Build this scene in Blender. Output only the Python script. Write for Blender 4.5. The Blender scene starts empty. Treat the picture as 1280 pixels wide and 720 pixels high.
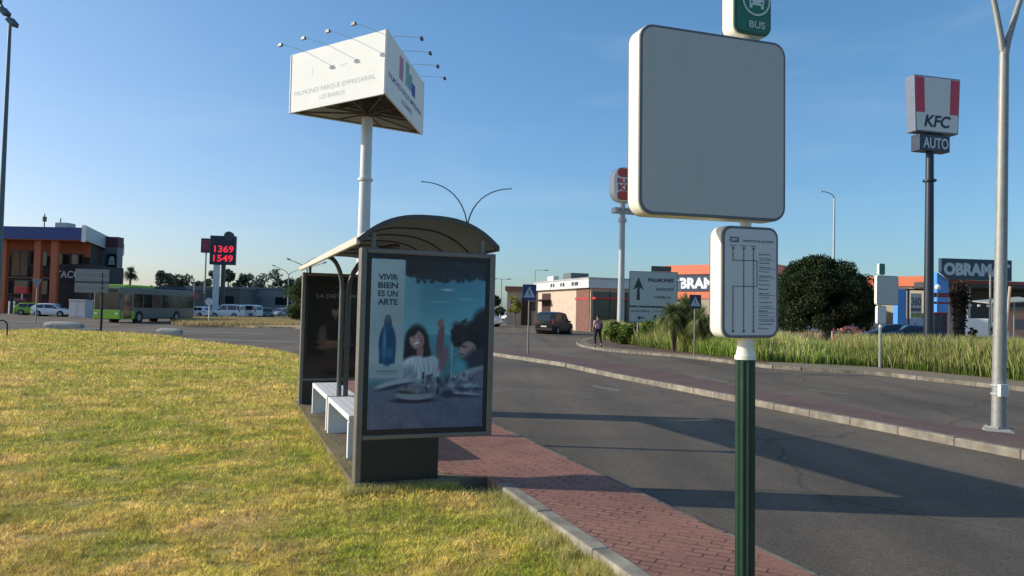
import bpy, bmesh, math, random
import numpy as np
from mathutils import Vector, Matrix, Euler
random.seed(7); rng = np.random.default_rng(11)
SC = bpy.context.scene
COL = SC.collection
R = math.radians
PI = math.pi

# ------------------------------------------------------------------ camera
F = 930.0; PITCH = math.atan(29.4/930.0); ROLL = R(1.4); CH = 1.7
cr, sr, cp, sp = math.cos(ROLL), math.sin(ROLL), math.cos(PITCH), math.sin(PITCH)
FWD = Vector((0, cp, sp)); R0 = Vector((1, 0, 0)); U0 = Vector((0, -sp, cp))
RT = R0*cr + U0*sr; UP = U0*cr - R0*sr
def ray(px, py): return FWD + RT*((px-640)/F) + UP*((360-py)/F)
def at(px, py, d):           # survey point: seen at px,py on the plane Y = d
    r = ray(px, py); return Vector((0, 0, CH)) + r*(d/r.y)
def gz(px, py, z=0.0):       # survey point on the level z
    r = ray(px, py); t = (z-CH)/r.z; p = Vector((0, 0, CH)) + r*t; return (p.x, p.y)
cd = bpy.data.cameras.new("camera"); cam = bpy.data.objects.new("camera", cd); COL.objects.link(cam)
cd.sensor_width = 36; cd.lens = F/1280*36; cd.clip_end = 8000; cd.clip_start = 0.05
M = Matrix((RT, UP, -FWD)).transposed().to_4x4(); M.translation = (0, 0, CH); cam.matrix_world = M
SC.camera = cam

# ------------------------------------------------------------------ light
EL = R(22.5); AZ = R(3.0)
SUNV = Vector((-math.cos(EL)*math.cos(AZ), math.cos(EL)*math.sin(AZ), math.sin(EL)))
w = bpy.data.worlds.new("World"); SC.world = w; w.use_nodes = True
nt = w.node_tree; bg = nt.nodes["Background"]; sky = nt.nodes.new("ShaderNodeTexSky")
sky.sky_type = 'NISHITA'; sky.sun_disc = False; sky.sun_elevation = EL; sky.sun_rotation = R(-90)+AZ
sky.air_density = 1.0; sky.dust_density = 0.9; sky.ozone_density = 1.6; sky.altitude = 0
tint = nt.nodes.new("ShaderNodeMix"); tint.data_type = 'RGBA'; tint.blend_type = 'MULTIPLY'; tint.inputs[0].default_value = 1
nt.links.new(sky.outputs[0], tint.inputs[6]); 
tco = nt.nodes.new("ShaderNodeTexCoord"); sxyz = nt.nodes.new("ShaderNodeSeparateXYZ"); nt.links.new(tco.outputs["Generated"], sxyz.inputs[0])
tr_ = nt.nodes.new("ShaderNodeValToRGB"); nt.links.new(sxyz.outputs[2], tr_.inputs[0])            # camera white balance: a bluer sky
tr_.color_ramp.elements[0].position = .06; tr_.color_ramp.elements[0].color = (.69, .86, 1.15, 1); tr_.color_ramp.elements[1].position = .36; tr_.color_ramp.elements[1].color = (.70, 1.0, 1.26, 1)
xm = nt.nodes.new("ShaderNodeMapRange"); xm.inputs[1].default_value = -.6; xm.inputs[2].default_value = .6; nt.links.new(sxyz.outputs[0], xm.inputs[0])
xr = nt.nodes.new("ShaderNodeValToRGB"); nt.links.new(xm.outputs[0], xr.inputs[0])          # hazier towards the sun
xr.color_ramp.elements[0].position = 0; xr.color_ramp.elements[0].color = (1.32, 1.07, .96, 1); xr.color_ramp.elements[1].position = 1; xr.color_ramp.elements[1].color = (.84, .94, .89, 1)
e_ = xr.color_ramp.elements.new(.5); e_.color = (1.0, 1.06, 1.02, 1)
t2 = nt.nodes.new("ShaderNodeMix"); t2.data_type = 'RGBA'; t2.blend_type = 'MULTIPLY'; t2.inputs[0].default_value = 1; nt.links.new(tr_.outputs[0], t2.inputs[6]); nt.links.new(xr.outputs[0], t2.inputs[7])
nt.links.new(t2.outputs[2], tint.inputs[7])
mpg = nt.nodes.new("ShaderNodeMapping"); mpg.inputs["Scale"].default_value = (1, 1, 5); nt.links.new(tco.outputs["Generated"], mpg.inputs[0])
nz = nt.nodes.new("ShaderNodeTexNoise"); nz.inputs["Scale"].default_value = 2.3; nz.inputs["Detail"].default_value = 7; nz.inputs["Distortion"].default_value = .6; nt.links.new(mpg.outputs[0], nz.inputs["Vector"])
wr = nt.nodes.new("ShaderNodeValToRGB"); wr.color_ramp.elements[0].position = .5; wr.color_ramp.elements[0].color = (0, 0, 0, 1); wr.color_ramp.elements[1].position = .8; wr.color_ramp.elements[1].color = (.16, .16, .16, 1)
nt.links.new(nz.outputs[0], wr.inputs[0]); wisp = nt.nodes.new("ShaderNodeMix"); wisp.data_type = 'RGBA'; nt.links.new(wr.outputs[0], wisp.inputs[0]); wisp.inputs[7].default_value = (4.6, 5.6, 6.4, 1)
nt.links.new(tint.outputs[2], wisp.inputs[6]); nt.links.new(wisp.outputs[2], bg.inputs[0]); bg.inputs[1].default_value = 0.145
sl = bpy.data.lights.new("sun", 'SUN'); sl.energy = 4.6; sl.angle = R(0.5); sl.color = (1, 0.93, 0.80)
so = bpy.data.objects.new("sun", sl); COL.objects.link(so)
so.rotation_euler = SUNV.to_track_quat('Z', 'Y').to_euler()
SC.view_settings.view_transform = 'Standard'; SC.view_settings.look = 'None'; SC.view_settings.exposure = 0

# ------------------------------------------------------------------ materials
def lin(r, g=None, b=None):
    if g is None: r, g, b = r
    f = lambda c: ((c/255)/12.92 if c/255 <= .04045 else ((c/255+.055)/1.055)**2.4)
    return (f(r), f(g), f(b))
_m = {}
def N(t, kind, **kw):
    n = t.nodes.new(kind)
    for k, v in kw.items(): setattr(n, k, v)
    return n
def ramp(t, fac, stops):
    r = N(t, "ShaderNodeValToRGB"); e = r.color_ramp.elements
    while len(e) > 1: e.remove(e[-1])
    e[0].position = stops[0][0]; e[0].color = (*stops[0][1], 1)
    for p, c in stops[1:]:
        x = e.new(p); x.color = (*c, 1)
    t.links.new(fac, r.inputs[0]); return r.outputs[0]
def noise(t, vec, scale, detail=4, rough=.55, dist=0):
    n = N(t, "ShaderNodeTexNoise"); n.inputs["Scale"].default_value = scale; n.inputs["Detail"].default_value = detail
    n.inputs["Roughness"].default_value = rough; n.inputs["Distortion"].default_value = dist
    t.links.new(vec, n.inputs["Vector"]); return n.outputs[0]
def mixc(t, fac, a, b, mode='MIX'):
    m = N(t, "ShaderNodeMix", data_type='RGBA', blend_type=mode)
    if isinstance(fac, (int, float)): m.inputs[0].default_value = fac
    else: t.links.new(fac, m.inputs[0])
    for i, x in ((6, a), (7, b)):
        if isinstance(x, tuple): m.inputs[i].default_value = (*x[:3], 1)
        else: t.links.new(x, m.inputs[i])
    return m.outputs[2]
def base(name, rough=.6, metal=0, spec=.5):
    m = bpy.data.materials.new(name); m.use_nodes = True; t = m.node_tree
    p = t.nodes["Principled BSDF"]; p.inputs["Roughness"].default_value = rough; p.inputs["Metallic"].default_value = metal
    p.inputs["Specular IOR Level"].default_value = spec
    tc = N(t, "ShaderNodeTexCoord"); return m, t, p, tc.outputs["Object"]
def bump(t, p, h, strength, dist=.01):
    b = N(t, "ShaderNodeBump"); b.inputs["Strength"].default_value = strength; b.inputs["Distance"].default_value = dist
    t.links.new(h, b.inputs["Height"]); t.links.new(b.outputs[0], p.inputs["Normal"])
def mat(name, c, rough=.6, metal=0, var=.12, scale=3.0, spec=.5, bmp=0.0, emit=0):
    if name in _m: return _m[name]
    m, t, p, oc = base(name, rough, metal, spec)
    n = noise(t, oc, scale, 6, .6)
    lo = tuple(x*(1-var) for x in c); hi = tuple(min(1, x*(1+var)) for x in c)
    co = ramp(t, n, [(.3, lo), (.7, hi)]); t.links.new(co, p.inputs["Base Color"])
    rr = N(t, "ShaderNodeMapRange"); rr.inputs[3].default_value = max(0, rough-.08); rr.inputs[4].default_value = min(1, rough+.12)
    t.links.new(n, rr.inputs[0]); t.links.new(rr.outputs[0], p.inputs["Roughness"])
    if bmp: bump(t, p, noise(t, oc, scale*8, 4), bmp, .01)
    if emit: t.links.new(co, p.inputs["Emission Color"]); p.inputs["Emission Strength"].default_value = emit
    _m[name] = m; return m
def painted(name="painted_colours", rough=.5, var=.1, scale=6, trans=0, spec=.5):   # colour from the mesh's own Col attribute
    if name in _m: return _m[name]
    m, t, p, oc = base(name, rough, 0, spec)
    a = N(t, "ShaderNodeAttribute", attribute_name="Col")
    n = noise(t, oc, scale, 5)
    g = ramp(t, n, [(.3, (1-var,)*3), (.7, (1+var*.5,)*3)])
    c = mixc(t, 1.0, a.outputs[0], g, 'MULTIPLY'); t.links.new(c, p.inputs["Base Color"])
    if trans:
        tr = N(t, "ShaderNodeBsdfTranslucent"); t.links.new(c, tr.inputs[0]); mx = N(t, "ShaderNodeMixShader"); mx.inputs[0].default_value = trans
        o = t.nodes["Material Output"]; t.links.new(p.outputs[0], mx.inputs[1]); t.links.new(tr.outputs[0], mx.inputs[2]); t.links.new(mx.outputs[0], o.inputs[0])
    _m[name] = m; return m

WHITE = mat("white_paint", (.78, .77, .74), .45, var=.05)
def m_sheet():
    m, t, p, oc = base("weathered_white_sheet", .5, 0, .35)
    c = ramp(t, noise(t, oc, 1.6, 6, .6), [(.3, (.46, .475, .46)), (.7, (.50, .51, .49))])
    mp = N(t, "ShaderNodeMapping"); mp.inputs["Scale"].default_value = (9, 9, .8); t.links.new(oc, mp.inputs[0])
    c = mixc(t, .3, c, ramp(t, noise(t, mp.outputs[0], 1.6, 5, .65), [(.35, (.92, .91, .88)), (.6, (1.03,)*3)]), 'MULTIPLY')
    c = mixc(t, .6, c, ramp(t, noise(t, oc, 23, 3, .7), [(.70, (1,)*3), (.76, (.72, .70, .66))]), 'MULTIPLY')
    t.links.new(c, p.inputs["Base Color"]); _m["weathered_white_sheet"] = m; return m
SHEETW = m_sheet()
CREAM = mat("cream_enamel", (.80, .77, .66), .4, var=.05, scale=5)
LGREY = mat("light_grey_metal", (.42, .43, .42), .5, .2, .1)
GALV = mat("galvanised_steel", (.30, .30, .275), .55, .45, .14, 9, bmp=.05)
DGREY = mat("dark_grey_metal", (.085, .08, .075), .42, .3, .15)
BRONZE = mat("bronze_grey_metal", (.19, .175, .155), .42, .4, .12)
BLACK = mat("black_paint", (.012, .012, .013), .45, var=.2)
BLACKM = mat("matt_black", (.018, .018, .018), .7, var=.3)
GREENP = mat("dark_green_enamel", (.011, .045, .027), .3, var=.15, scale=12)
SIGNGREEN = mat("sign_green", (.02, .16, .09), .4, var=.05)
RUBBER = mat("tyre_rubber", (.015, .015, .016), .8)
RIM = mat("wheel_rim_metal", (.35, .35, .36), .35, .7)
DGLASS = mat("dark_glass", (.012, .018, .022), .08, 0, .3, 1.5, spec=.8)
ORANGE = mat("orange_paint", (.72, .16, .05), .5, var=.08)
NAVY = mat("navy_paint", (.012, .035, .10), .45, var=.1)
BLUE = mat("bright_blue_paint", (.07, .28, .70), .5, var=.06)
RED = mat("red_paint", (.52, .03, .03), .45, var=.08)
REDLED = mat("red_led_digits", (.9, .03, .06), .5, var=.02, emit=.9)
LETTERW = mat("white_lettering", (.80, .80, .80), .5, var=.02)
LETTERG = mat("grey_lettering", (.42, .42, .44), .5, var=.02)
LETTERD = mat("dark_lettering", (.02, .022, .03), .5, var=.02)
HEADL = mat("headlamp_glass", (.7, .72, .72), .15)
TAILL = mat("tail_lamp_glass", (.35, .01, .01), .25)
CONC = mat("concrete", (.36, .34, .30), .85, var=.22, scale=2.2, bmp=.3)
BENCHW = mat("white_bench_concrete", (.72, .71, .68), .6, var=.07, scale=5, bmp=.1)
PAINT = painted(); PRINT = painted("printed_sheet", .35, .06, 9)
LEAF = painted("leaf_surfaces", .6, .12, 2, trans=.25, spec=.25); REEDM = painted("reed_blades", .7, .15, 1.2, trans=.3, spec=.1)
BARK = mat("bark", (.12, .09, .065), .9, var=.35, scale=7, bmp=.5)

def m_asphalt():
    m, t, p, oc = base("asphalt", .88, 0, .3)
    big = noise(t, oc, .22, 5, .6, .6); mid = noise(t, oc, 1.7, 6, .65); fine = noise(t, oc, 55, 3, .8)
    c = ramp(t, big, [(.3, (.094, .076, .057)), (.52, (.122, .098, .072)), (.72, (.156, .126, .090))])
    c = mixc(t, .5, c, ramp(t, mid, [(.3, (.76,)*3), (.7, (1.14,)*3)]), 'MULTIPLY')
    c = mixc(t, .9, c, ramp(t, fine, [(.3, (.45,)*3), (.5, (1,)*3), (.72, (1.7,)*3)]), 'MULTIPLY')
    st = noise(t, oc, .8, 6, .7, 1.2); c = mixc(t, .8, c, ramp(t, st, [(.60, (1,)*3), (.70, (.72,)*3)]), 'MULTIPLY')
    # worn wheel tracks running along the street
    mp = N(t, "ShaderNodeMapping"); mp.inputs["Rotation"].default_value = (0, 0, R(-20)); mp.inputs["Scale"].default_value = (.62, .03, 1); t.links.new(oc, mp.inputs[0])
    tr = noise(t, mp.outputs[0], 1.6, 4, .5)
    c = mixc(t, .8, c, ramp(t, tr, [(.35, (.78,)*3), (.6, (1.13,)*3)]), 'MULTIPLY')
    v = N(t, "ShaderNodeTexVoronoi", feature='DISTANCE_TO_EDGE'); v.inputs["Scale"].default_value = .33
    dn = N(t, "ShaderNodeTexNoise"); dn.inputs["Scale"].default_value = 1.1; dn.inputs["Detail"].default_value = 6; t.links.new(oc, dn.inputs["Vector"])
    va = N(t, "ShaderNodeMix", data_type='VECTOR'); va.inputs[0].default_value = .35; t.links.new(oc, va.inputs[4]); t.links.new(dn.outputs[1], va.inputs[5]); t.links.new(va.outputs[1], v.inputs["Vector"])
    ck = ramp(t, v.outputs[0], [(.0, (.45,)*3), (.008, (1,)*3)])
    c = mixc(t, .7, c, ck, 'MULTIPLY')
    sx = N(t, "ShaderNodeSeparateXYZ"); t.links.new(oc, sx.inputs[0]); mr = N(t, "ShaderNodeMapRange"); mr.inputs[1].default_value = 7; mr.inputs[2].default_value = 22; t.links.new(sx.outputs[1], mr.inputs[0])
    c = mixc(t, mr.outputs[0], c, mixc(t, 1, c, (1.22, 1.18, 1.13), 'MULTIPLY'))        # lighter and slightly warmer towards the far end
    t.links.new(c, p.inputs["Base Color"]); bump(t, p, fine, .5, .006); return m
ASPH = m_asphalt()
def m_brick(name, cs, sc=1.0):
    m, t, p, oc = base(name, .8, 0, .3)
    b = N(t, "ShaderNodeTexBrick"); b.offset = .5
    b.inputs["Scale"].default_value = 1/sc; b.inputs["Brick Width"].default_value = .18; b.inputs["Row Height"].default_value = .09
    b.inputs["Mortar Size"].default_value = .009; b.inputs["Mortar Smooth"].default_value = .3; b.inputs["Bias"].default_value = -.2
    b.inputs["Color1"].default_value = (*cs[0], 1); b.inputs["Color2"].default_value = (*cs[1], 1); b.inputs["Mortar"].default_value = (*cs[2], 1)
    mp = N(t, "ShaderNodeMapping"); mp.inputs["Rotation"].default_value = (0, 0, R(45)); t.links.new(oc, mp.inputs[0])
    t.links.new(mp.outputs[0], b.inputs[0])
    avg = tuple((cs[0][k]+cs[1][k])/2 for k in range(3))
    c = mixc(t, ramp(t, noise(t, oc, 3.2, 5, .7), [(.42, (0,)*3), (.60, (.9,)*3)]), b.outputs[0], avg)
    c = mixc(t, .75, c, ramp(t, noise(t, oc, .9, 6, .7), [(.3, (.68,)*3), (.7, (1.25, 1.2, 1.15))]), 'MULTIPLY')
    c = mixc(t, .5, c, ramp(t, noise(t, oc, 30, 3, .7), [(.3, (.7,)*3), (.7, (1.3,)*3)]), 'MULTIPLY')
    # darker slots where the interlocking blocks meet
    v = N(t, "ShaderNodeTexVoronoi"); v.inputs["Scale"].default_value = 4.6; mq = N(t, "ShaderNodeMapping"); mq.inputs["Scale"].default_value = (1, 2.6, 1); t.links.new(mp.outputs[0], mq.inputs[0]); t.links.new(mq.outputs[0], v.inputs["Vector"])
    c = mixc(t, .55, c, ramp(t, v.outputs["Distance"], [(.08, (.35,)*3), (.16, (1,)*3)]), 'MULTIPLY')
    t.links.new(c, p.inputs["Base Color"]); bump(t, p, b.outputs[1], -.6, .008); return m
BRICK = m_brick("red_block_paving", ((.345, .165, .118), (.255, .122, .088), (.075, .045, .035)))
BRICK2 = m_brick("dusty_block_paving", ((.17, .105, .085), (.135, .08, .065), (.09, .062, .05)))
def lawn_colour(t, oc):
    big = noise(t, oc, .33, 5, .6, .5); mid = noise(t, oc, 1.5, 5, .65, .3); fine = noise(t, oc, 16, 4, .7)
    c = ramp(t, big, [(.36, (.54, .41, .19)), (.46, (.44, .37, .12)), (.54, (.29, .32, .06)), (.68, (.17, .25, .035))])
    c2 = ramp(t, mid, [(.34, (.60, .46, .23)), (.48, (.38, .34, .10)), (.62, (.17, .23, .035))])
    c = mixc(t, .55, c, c2); c = mixc(t, ramp(t, noise(t, oc, 2.6, 5, .65, .6), [(.60, (0,)*3), (.72, (.75,)*3)]), c, (.13, .085, .045))
    c = mixc(t, 1, c, (1.50, 1.36, 1.08), 'MULTIPLY')
    return mixc(t, .7, c, ramp(t, fine, [(.28, (.55,)*3), (.5, (1,)*3), (.72, (1.5, 1.45, 1.3))]), 'MULTIPLY'), fine
def soft_normal(t, p, k=1.3):                                        # blades shade as a turf, not as single mirrors
    ge = N(t, "ShaderNodeNewGeometry"); va = N(t, "ShaderNodeVectorMath", operation='ADD'); va.inputs[1].default_value = (-.25*k, 0, k)
    nn_ = N(t, "ShaderNodeVectorMath", operation='NORMALIZE'); t.links.new(ge.outputs["Normal"], va.inputs[0]); t.links.new(va.outputs[0], nn_.inputs[0]); t.links.new(nn_.outputs[0], p.inputs["Normal"])
def m_lawn(name, dark=1.0, trans=0):
    m, t, p, oc = base(name, .8, 0, .2)
    if trans: soft_normal(t, p, 2.0)
    c, f = lawn_colour(t, oc)
    a = N(t, "ShaderNodeAttribute", attribute_name="Col")
    if trans: c = mixc(t, 1, c, a.outputs[0], 'MULTIPLY')
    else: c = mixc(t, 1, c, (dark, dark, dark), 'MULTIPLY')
    t.links.new(c, p.inputs["Base Color"])
    if trans:
        tr = N(t, "ShaderNodeBsdfTranslucent"); t.links.new(c, tr.inputs[0]); mx = N(t, "ShaderNodeMixShader"); mx.inputs[0].default_value = trans
        o = t.nodes["Material Output"]; t.links.new(p.outputs[0], mx.inputs[1]); t.links.new(tr.outputs[0], mx.inputs[2]); t.links.new(mx.outputs[0], o.inputs[0])
    else: bump(t, p, f, .8, .03)
    return m
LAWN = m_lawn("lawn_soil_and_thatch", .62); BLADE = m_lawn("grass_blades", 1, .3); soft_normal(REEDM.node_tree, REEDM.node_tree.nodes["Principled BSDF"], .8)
def m_dry(name, a, b, c3, s=.6):
    m, t, p, oc = base(name, .9, 0, .2)
    c = ramp(t, noise(t, oc, s, 8, .7, .4), [(.3, a), (.5, b), (.7, c3)])
    f = noise(t, oc, 14, 4, .7)
    c = mixc(t, .6, c, ramp(t, f, [(.3, (.6,)*3), (.7, (1.35,)*3)]), 'MULTIPLY')
    t.links.new(c, p.inputs["Base Color"]); bump(t, p, f, .6, .04); return m
DRY = m_dry("dry_straw_ground", (.38, .27, .13), (.50, .37, .19), (.28, .23, .10))
DIRT = m_dry("pale_dirt", (.20, .16, .11), (.27, .22, .15), (.15, .13, .08))

# ------------------------------------------------------------------ mesh helpers
class MB:
    def __init__(s): s.v = []; s.f = []; s.c = []; s.col = (1, 1, 1)
    def add(s, vs, fs, col=None):
        o = len(s.v); s.v += [tuple(x) for x in vs]
        for q in fs: s.f.append(tuple(i+o for i in q)); s.c.append(col or s.col)
        return s
    def box(s, cx, cy, cz, sx, sy, sz, rz=0, col=None, taper=1.0):
        a, b, c = sx/2, sy/2, sz/2; vs = []
        for z, k in ((-c, 1), (c, taper)):
            for x, y in ((-a, -b), (a, -b), (a, b), (-a, b)):
                x *= k; y *= k
                vs.append((cx+x*math.cos(rz)-y*math.sin(rz), cy+x*math.sin(rz)+y*math.cos(rz), cz+z))
        return s.add(vs, [(3, 2, 1, 0), (4, 5, 6, 7), (0, 1, 5, 4), (1, 2, 6, 5), (2, 3, 7, 6), (3, 0, 4, 7)], col)
    def b2(s, x0, x1, y0, y1, z0, z1, col=None): return s.box((x0+x1)/2, (y0+y1)/2, (z0+z1)/2, x1-x0, y1-y0, z1-z0, col=col)
    def tube(s, pts, r, n=10, col=None, cap=True):
        pts = [Vector(p) for p in pts]; m = len(pts)
        if not isinstance(r, (list, tuple)): r = [r]*m
        vs = []; fs = []
        ref = None
        for i, p in enumerate(pts):
            d = (pts[min(i+1, m-1)]-pts[max(i-1, 0)]).normalized()
            if ref is None: ref = d.orthogonal().normalized()
            a = (ref - d*ref.dot(d)).normalized(); ref = a; b = d.cross(a)
            for k in range(n):
                t = 2*PI*k/n; vs.append(p+a*(r[i]*math.cos(t))+b*(r[i]*math.sin(t)))
        for i in range(m-1):
            for k in range(n):
                k2 = (k+1) % n; fs.append((i*n+k, i*n+k2, (i+1)*n+k2, (i+1)*n+k))
        if cap: fs.append(tuple(range(n-1, -1, -1))); fs.append(tuple(range((m-1)*n, m*n)))
        return s.add(vs, fs, col)
    def disc_y(s, cx, y, cz, r, n=24, col=None, r2=None):       # facing -Y
        vs = [(cx+r*math.cos(2*PI*k/n), y, cz+(r2 or r)*math.sin(2*PI*k/n)) for k in range(n)]
        return s.add(vs, [tuple(range(n))], col)
    def poly_y(s, pts, y, col=None):                              # x,z outline facing -Y
        return s.add([(x, y, z) for x, z in pts], [tuple(range(len(pts)))], col)
    def slab_y(s, pts, y0, y1, col=None):                         # x,z outline (ccw from -Y side) extruded along Y
        n = len(pts); vs = [(x, y0, z) for x, z in pts]+[(x, y1, z) for x, z in pts]
        fs = [tuple(range(n)), tuple(range(2*n-1, n-1, -1))]+[(i, i+n, (i+1) % n+n, (i+1) % n) for i in range(n)]
        return s.add(vs, fs, col)
    def slab_z(s, pts, z0, z1, col=None):
        n = len(pts); vs = [(x, y, z1) for x, y in pts]+[(x, y, z0) for x, y in pts]
        fs = [tuple(range(n)), tuple(range(2*n-1, n-1, -1))]+[((i+1) % n, i, i+n, (i+1) % n+n) for i in range(n)]
        return s.add(vs, fs, col)
    def build(s, name, m, parent=None, smooth=False, bevel=0, seg=2, label=None):
        me = bpy.data.meshes.new(name); me.from_pydata(s.v, [], s.f); me.update()
        at_ = me.color_attributes.new("Col", 'FLOAT_COLOR', 'CORNER')
        arr = np.ones((len(me.loops), 4), 'f'); i = 0
        cnt = [len(f) for f in s.f]; arr[:, :3] = np.repeat(np.array(s.c, 'f').reshape(-1, 3), cnt, axis=0)
        at_.data.foreach_set("color", arr.ravel())
        bm = bmesh.new(); bm.from_mesh(me); bmesh.ops.recalc_face_normals(bm, faces=bm.faces) if not getattr(s, 'flat', False) else None; bm.to_mesh(me); bm.free()
        me.materials.append(m); o = bpy.data.objects.new(name, me); COL.objects.link(o); o.parent = parent
        if smooth:
            for p in me.polygons: p.use_smooth = True
            me.set_sharp_from_angle(angle=R(38))
        if bevel:
            b = o.modifiers.new("bevel", 'BEVEL'); b.width = bevel; b.segments = seg; b.limit_method = 'ANGLE'; b.angle_limit = R(35)
        if label: o['label'] = label
        return o
def flatmb(): b = MB(); b.flat = True; return b
def rrect(cx, cz, w_, h, r, n=6):
    pts = []
    for (sx, sz, a0) in ((1, -1, -90), (1, 1, 0), (-1, 1, 90), (-1, -1, 180)):
        for k in range(n+1):
            a = R(a0+90*k/n); pts.append((cx+sx*(w_/2-r)+r*math.cos(a), cz+sz*(h/2-r)+r*math.sin(a)))
    return pts
_tc = {}
def text_geo(s, bold=.0):
    k = (s, bold)
    if k not in _tc:
        cu = bpy.data.curves.new("lettering", 'FONT'); cu.body = s; cu.offset = bold; cu.resolution_u = 3
        o = bpy.data.objects.new("lettering", cu); COL.objects.link(o)
        dg = bpy.context.evaluated_depsgraph_get(); me = bpy.data.meshes.new_from_object(o.evaluated_get(dg))
        vs = [(v.co.x, v.co.y) for v in me.vertices]; fs = [tuple(p.vertices) for p in me.polygons]
        bpy.data.objects.remove(o); bpy.data.curves.remove(cu); bpy.data.meshes.remove(me); _tc[k] = (vs, fs)
    return _tc[k]
def text(mb, s, x0, x1, z0, z1, y, col=None, bold=.02, slant=0):   # letters filling a box, facing -Y
    vs, fs = text_geo(s, bold)
    ax = min(v[0] for v in vs); bx = max(v[0] for v in vs); ay = min(v[1] for v in vs); by = max(v[1] for v in vs)
    out = []
    for a, b in vs:
        u = (a-ax)/(bx-ax); q = (b-ay)/(by-ay)
        out.append((x0+u*(x1-x0)+slant*(q-.5)*(z1-z0), y, z0+q*(z1-z0)))
    mb.add(out, fs, col); return mb

def tag(o, label=None, cat=None, group=None, kind=None):
    if label: o['label'] = label
    if cat: o['category'] = cat
    if group: o['group'] = group
    if kind: o['kind'] = kind
    return o
def thing(name, label, cat, loc=(0, 0, 0), rz=0, group=None, tilt=None):
    o = bpy.data.objects.new(name, None); COL.objects.link(o); o.location = loc
    o.rotation_euler = (0, 0, rz) if tilt is None else (tilt[0], tilt[1], rz)
    o.empty_display_size = .3
    return tag(o, label, cat, group)
def struct(o): o['kind'] = 'structure'; return o
def dup(root, loc, rz, label, scale=1, group=None):
    def cp(o, par):
        c = o.copy(); COL.objects.link(c); c.parent = par
        for ch in [x for x in bpy.data.objects if x.parent == o]: cp(ch, c)
        return c
    r = cp(root, None); r.location = loc; r.rotation_euler = (0, 0, rz); r.scale = (scale,)*3; r['label'] = label
    if group: r['group'] = group; root['group'] = group
    return r
A20 = R(20)
def rf(v, u): return (v*math.cos(A20)-u*math.sin(A20), v*math.sin(A20)+u*math.cos(A20))
def unrf(p): return (p[0]*math.cos(A20)+p[1]*math.sin(A20), -p[0]*math.sin(A20)+p[1]*math.cos(A20))
def smooth_line(pts, n=6):
    P = [Vector((*p, 0)) for p in pts]; out = []
    for i in range(len(P)-1):
        a = P[max(i-1, 0)]; b = P[i]; c = P[i+1]; d = P[min(i+2, len(P)-1)]
        for k in range(n):
            t = k/n; q = .5*((2*b)+(c-a)*t+(2*a-5*b+4*c-d)*t*t+(-a+3*b-3*c+d)*t**3); out.append((q.x, q.y))
    out.append((P[-1].x, P[-1].y)); return out
def area(name, pts, z0, z1, m):                                    # outline in world metres -> ground slab
    bm = bmesh.new(); n = len(pts)
    top = [bm.verts.new((x, y, z1)) for x, y in pts]; bot = [bm.verts.new((x, y, z0)) for x, y in pts]
    f = bm.faces.new(top); f.normal_update(); bmesh.ops.triangulate(bm, faces=[f])
    for i in range(n): bm.faces.new((top[i], bot[i], bot[(i+1) % n], top[(i+1) % n]))
    bmesh.ops.recalc_face_normals(bm, faces=bm.faces)
    me = bpy.data.meshes.new(name); bm.to_mesh(me); bm.free(); me.materials.append(m)
    o = bpy.data.objects.new(name, me); COL.objects.link(o); return struct(o)
def kerb(name, pts, wd=.15, z0=-.3, z1=.0, L=1.0, m=None, side=1, tone=1.0):  # a run of separate kerb stones
    mb = MB(); P = [Vector((*p, 0)) for p in pts]
    seg = [(P[i+1]-P[i]).length for i in range(len(P)-1)]; tot = sum(seg)
    def pt(s):
        for i, l in enumerate(seg):
            if s <= l or i == len(seg)-1: return P[i].lerp(P[i+1], s/l if l else 0)
            s -= l
    n = max(1, int(tot/L))
    for k in range(n):
        a = pt(k*tot/n+.004); b = pt((k+1)*tot/n-.004); d = b-a; c = (a+b)/2
        nv = Vector((-d.y, d.x, 0)).normalized()*side*(wd/2-.012)
        j = random.uniform(-.006, .006); sh = random.uniform(.8, 1.12)
        mb.box(c.x+nv.x, c.y+nv.y, (z0+z1)/2+j, d.length, wd, z1-z0, math.atan2(d.y, d.x)+random.uniform(-.004, .004), col=(.34*sh*tone, .30*sh*tone, .235*sh*tone))
    return struct(mb.build(name, m or KERBM, bevel=.018, seg=3))
KERBM = painted("kerb_stone", .9, .45, 4, spec=.15)

# ------------------------------------------------------------------ the ground
o = area("ground", [(-3000, -200), (3000, -200), (3000, 4000), (-3000, 4000)], -.5, -.2, DIRT)
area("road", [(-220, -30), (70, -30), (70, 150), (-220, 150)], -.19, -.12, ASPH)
g = lambda x, y, z=-.06: gz(x, y, z)
SHO = Vector((-1.51, 7.40, 0)); SHR = R(20.9)
def sh(x, y): return (SHO.x+x*math.cos(SHR)-y*math.sin(SHR), SHO.y+x*math.sin(SHR)+y*math.cos(SHR))
far_edge = [(-90, 40)] + [g(-200, 412)] + smooth_line([g(0, 413), g(60, 411), g(130, 414), g(200, 418.5), g(270, 428), g(340, 436), g(374, 444)], 4)
lawn_pts = [(-90, -12)] + far_edge + [rf(1.96, 26), rf(1.96, 14.4), sh(.09, 6.6), sh(.10, 3.0), sh(.06, 1.0), sh(-.0, -.10), sh(.95, -.13), rf(2.46, 6.9), rf(2.46, -12)]
lawn_pts = lawn_pts[::-1]
area("lawn_ground", lawn_pts, -.18, -.085, LAWN)
o = area("shelter_slab", [sh(-.02, -.16), sh(1.4, -.16), sh(1.4, .15), sh(1.0, .3), sh(1.0, 6.6), sh(-.02, 6.6)], -.2, -.012, mat("stained_concrete", (.17, .135, .095), .95, var=.35, scale=2.5, bmp=.3, spec=.1))
def rfmesh(name, pts, z0, z1, m):                                  # built in street axes so that the paving lies square to it
    o = area(name, pts, z0, z1, m); o.rotation_euler = (0, 0, A20); return o
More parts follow.
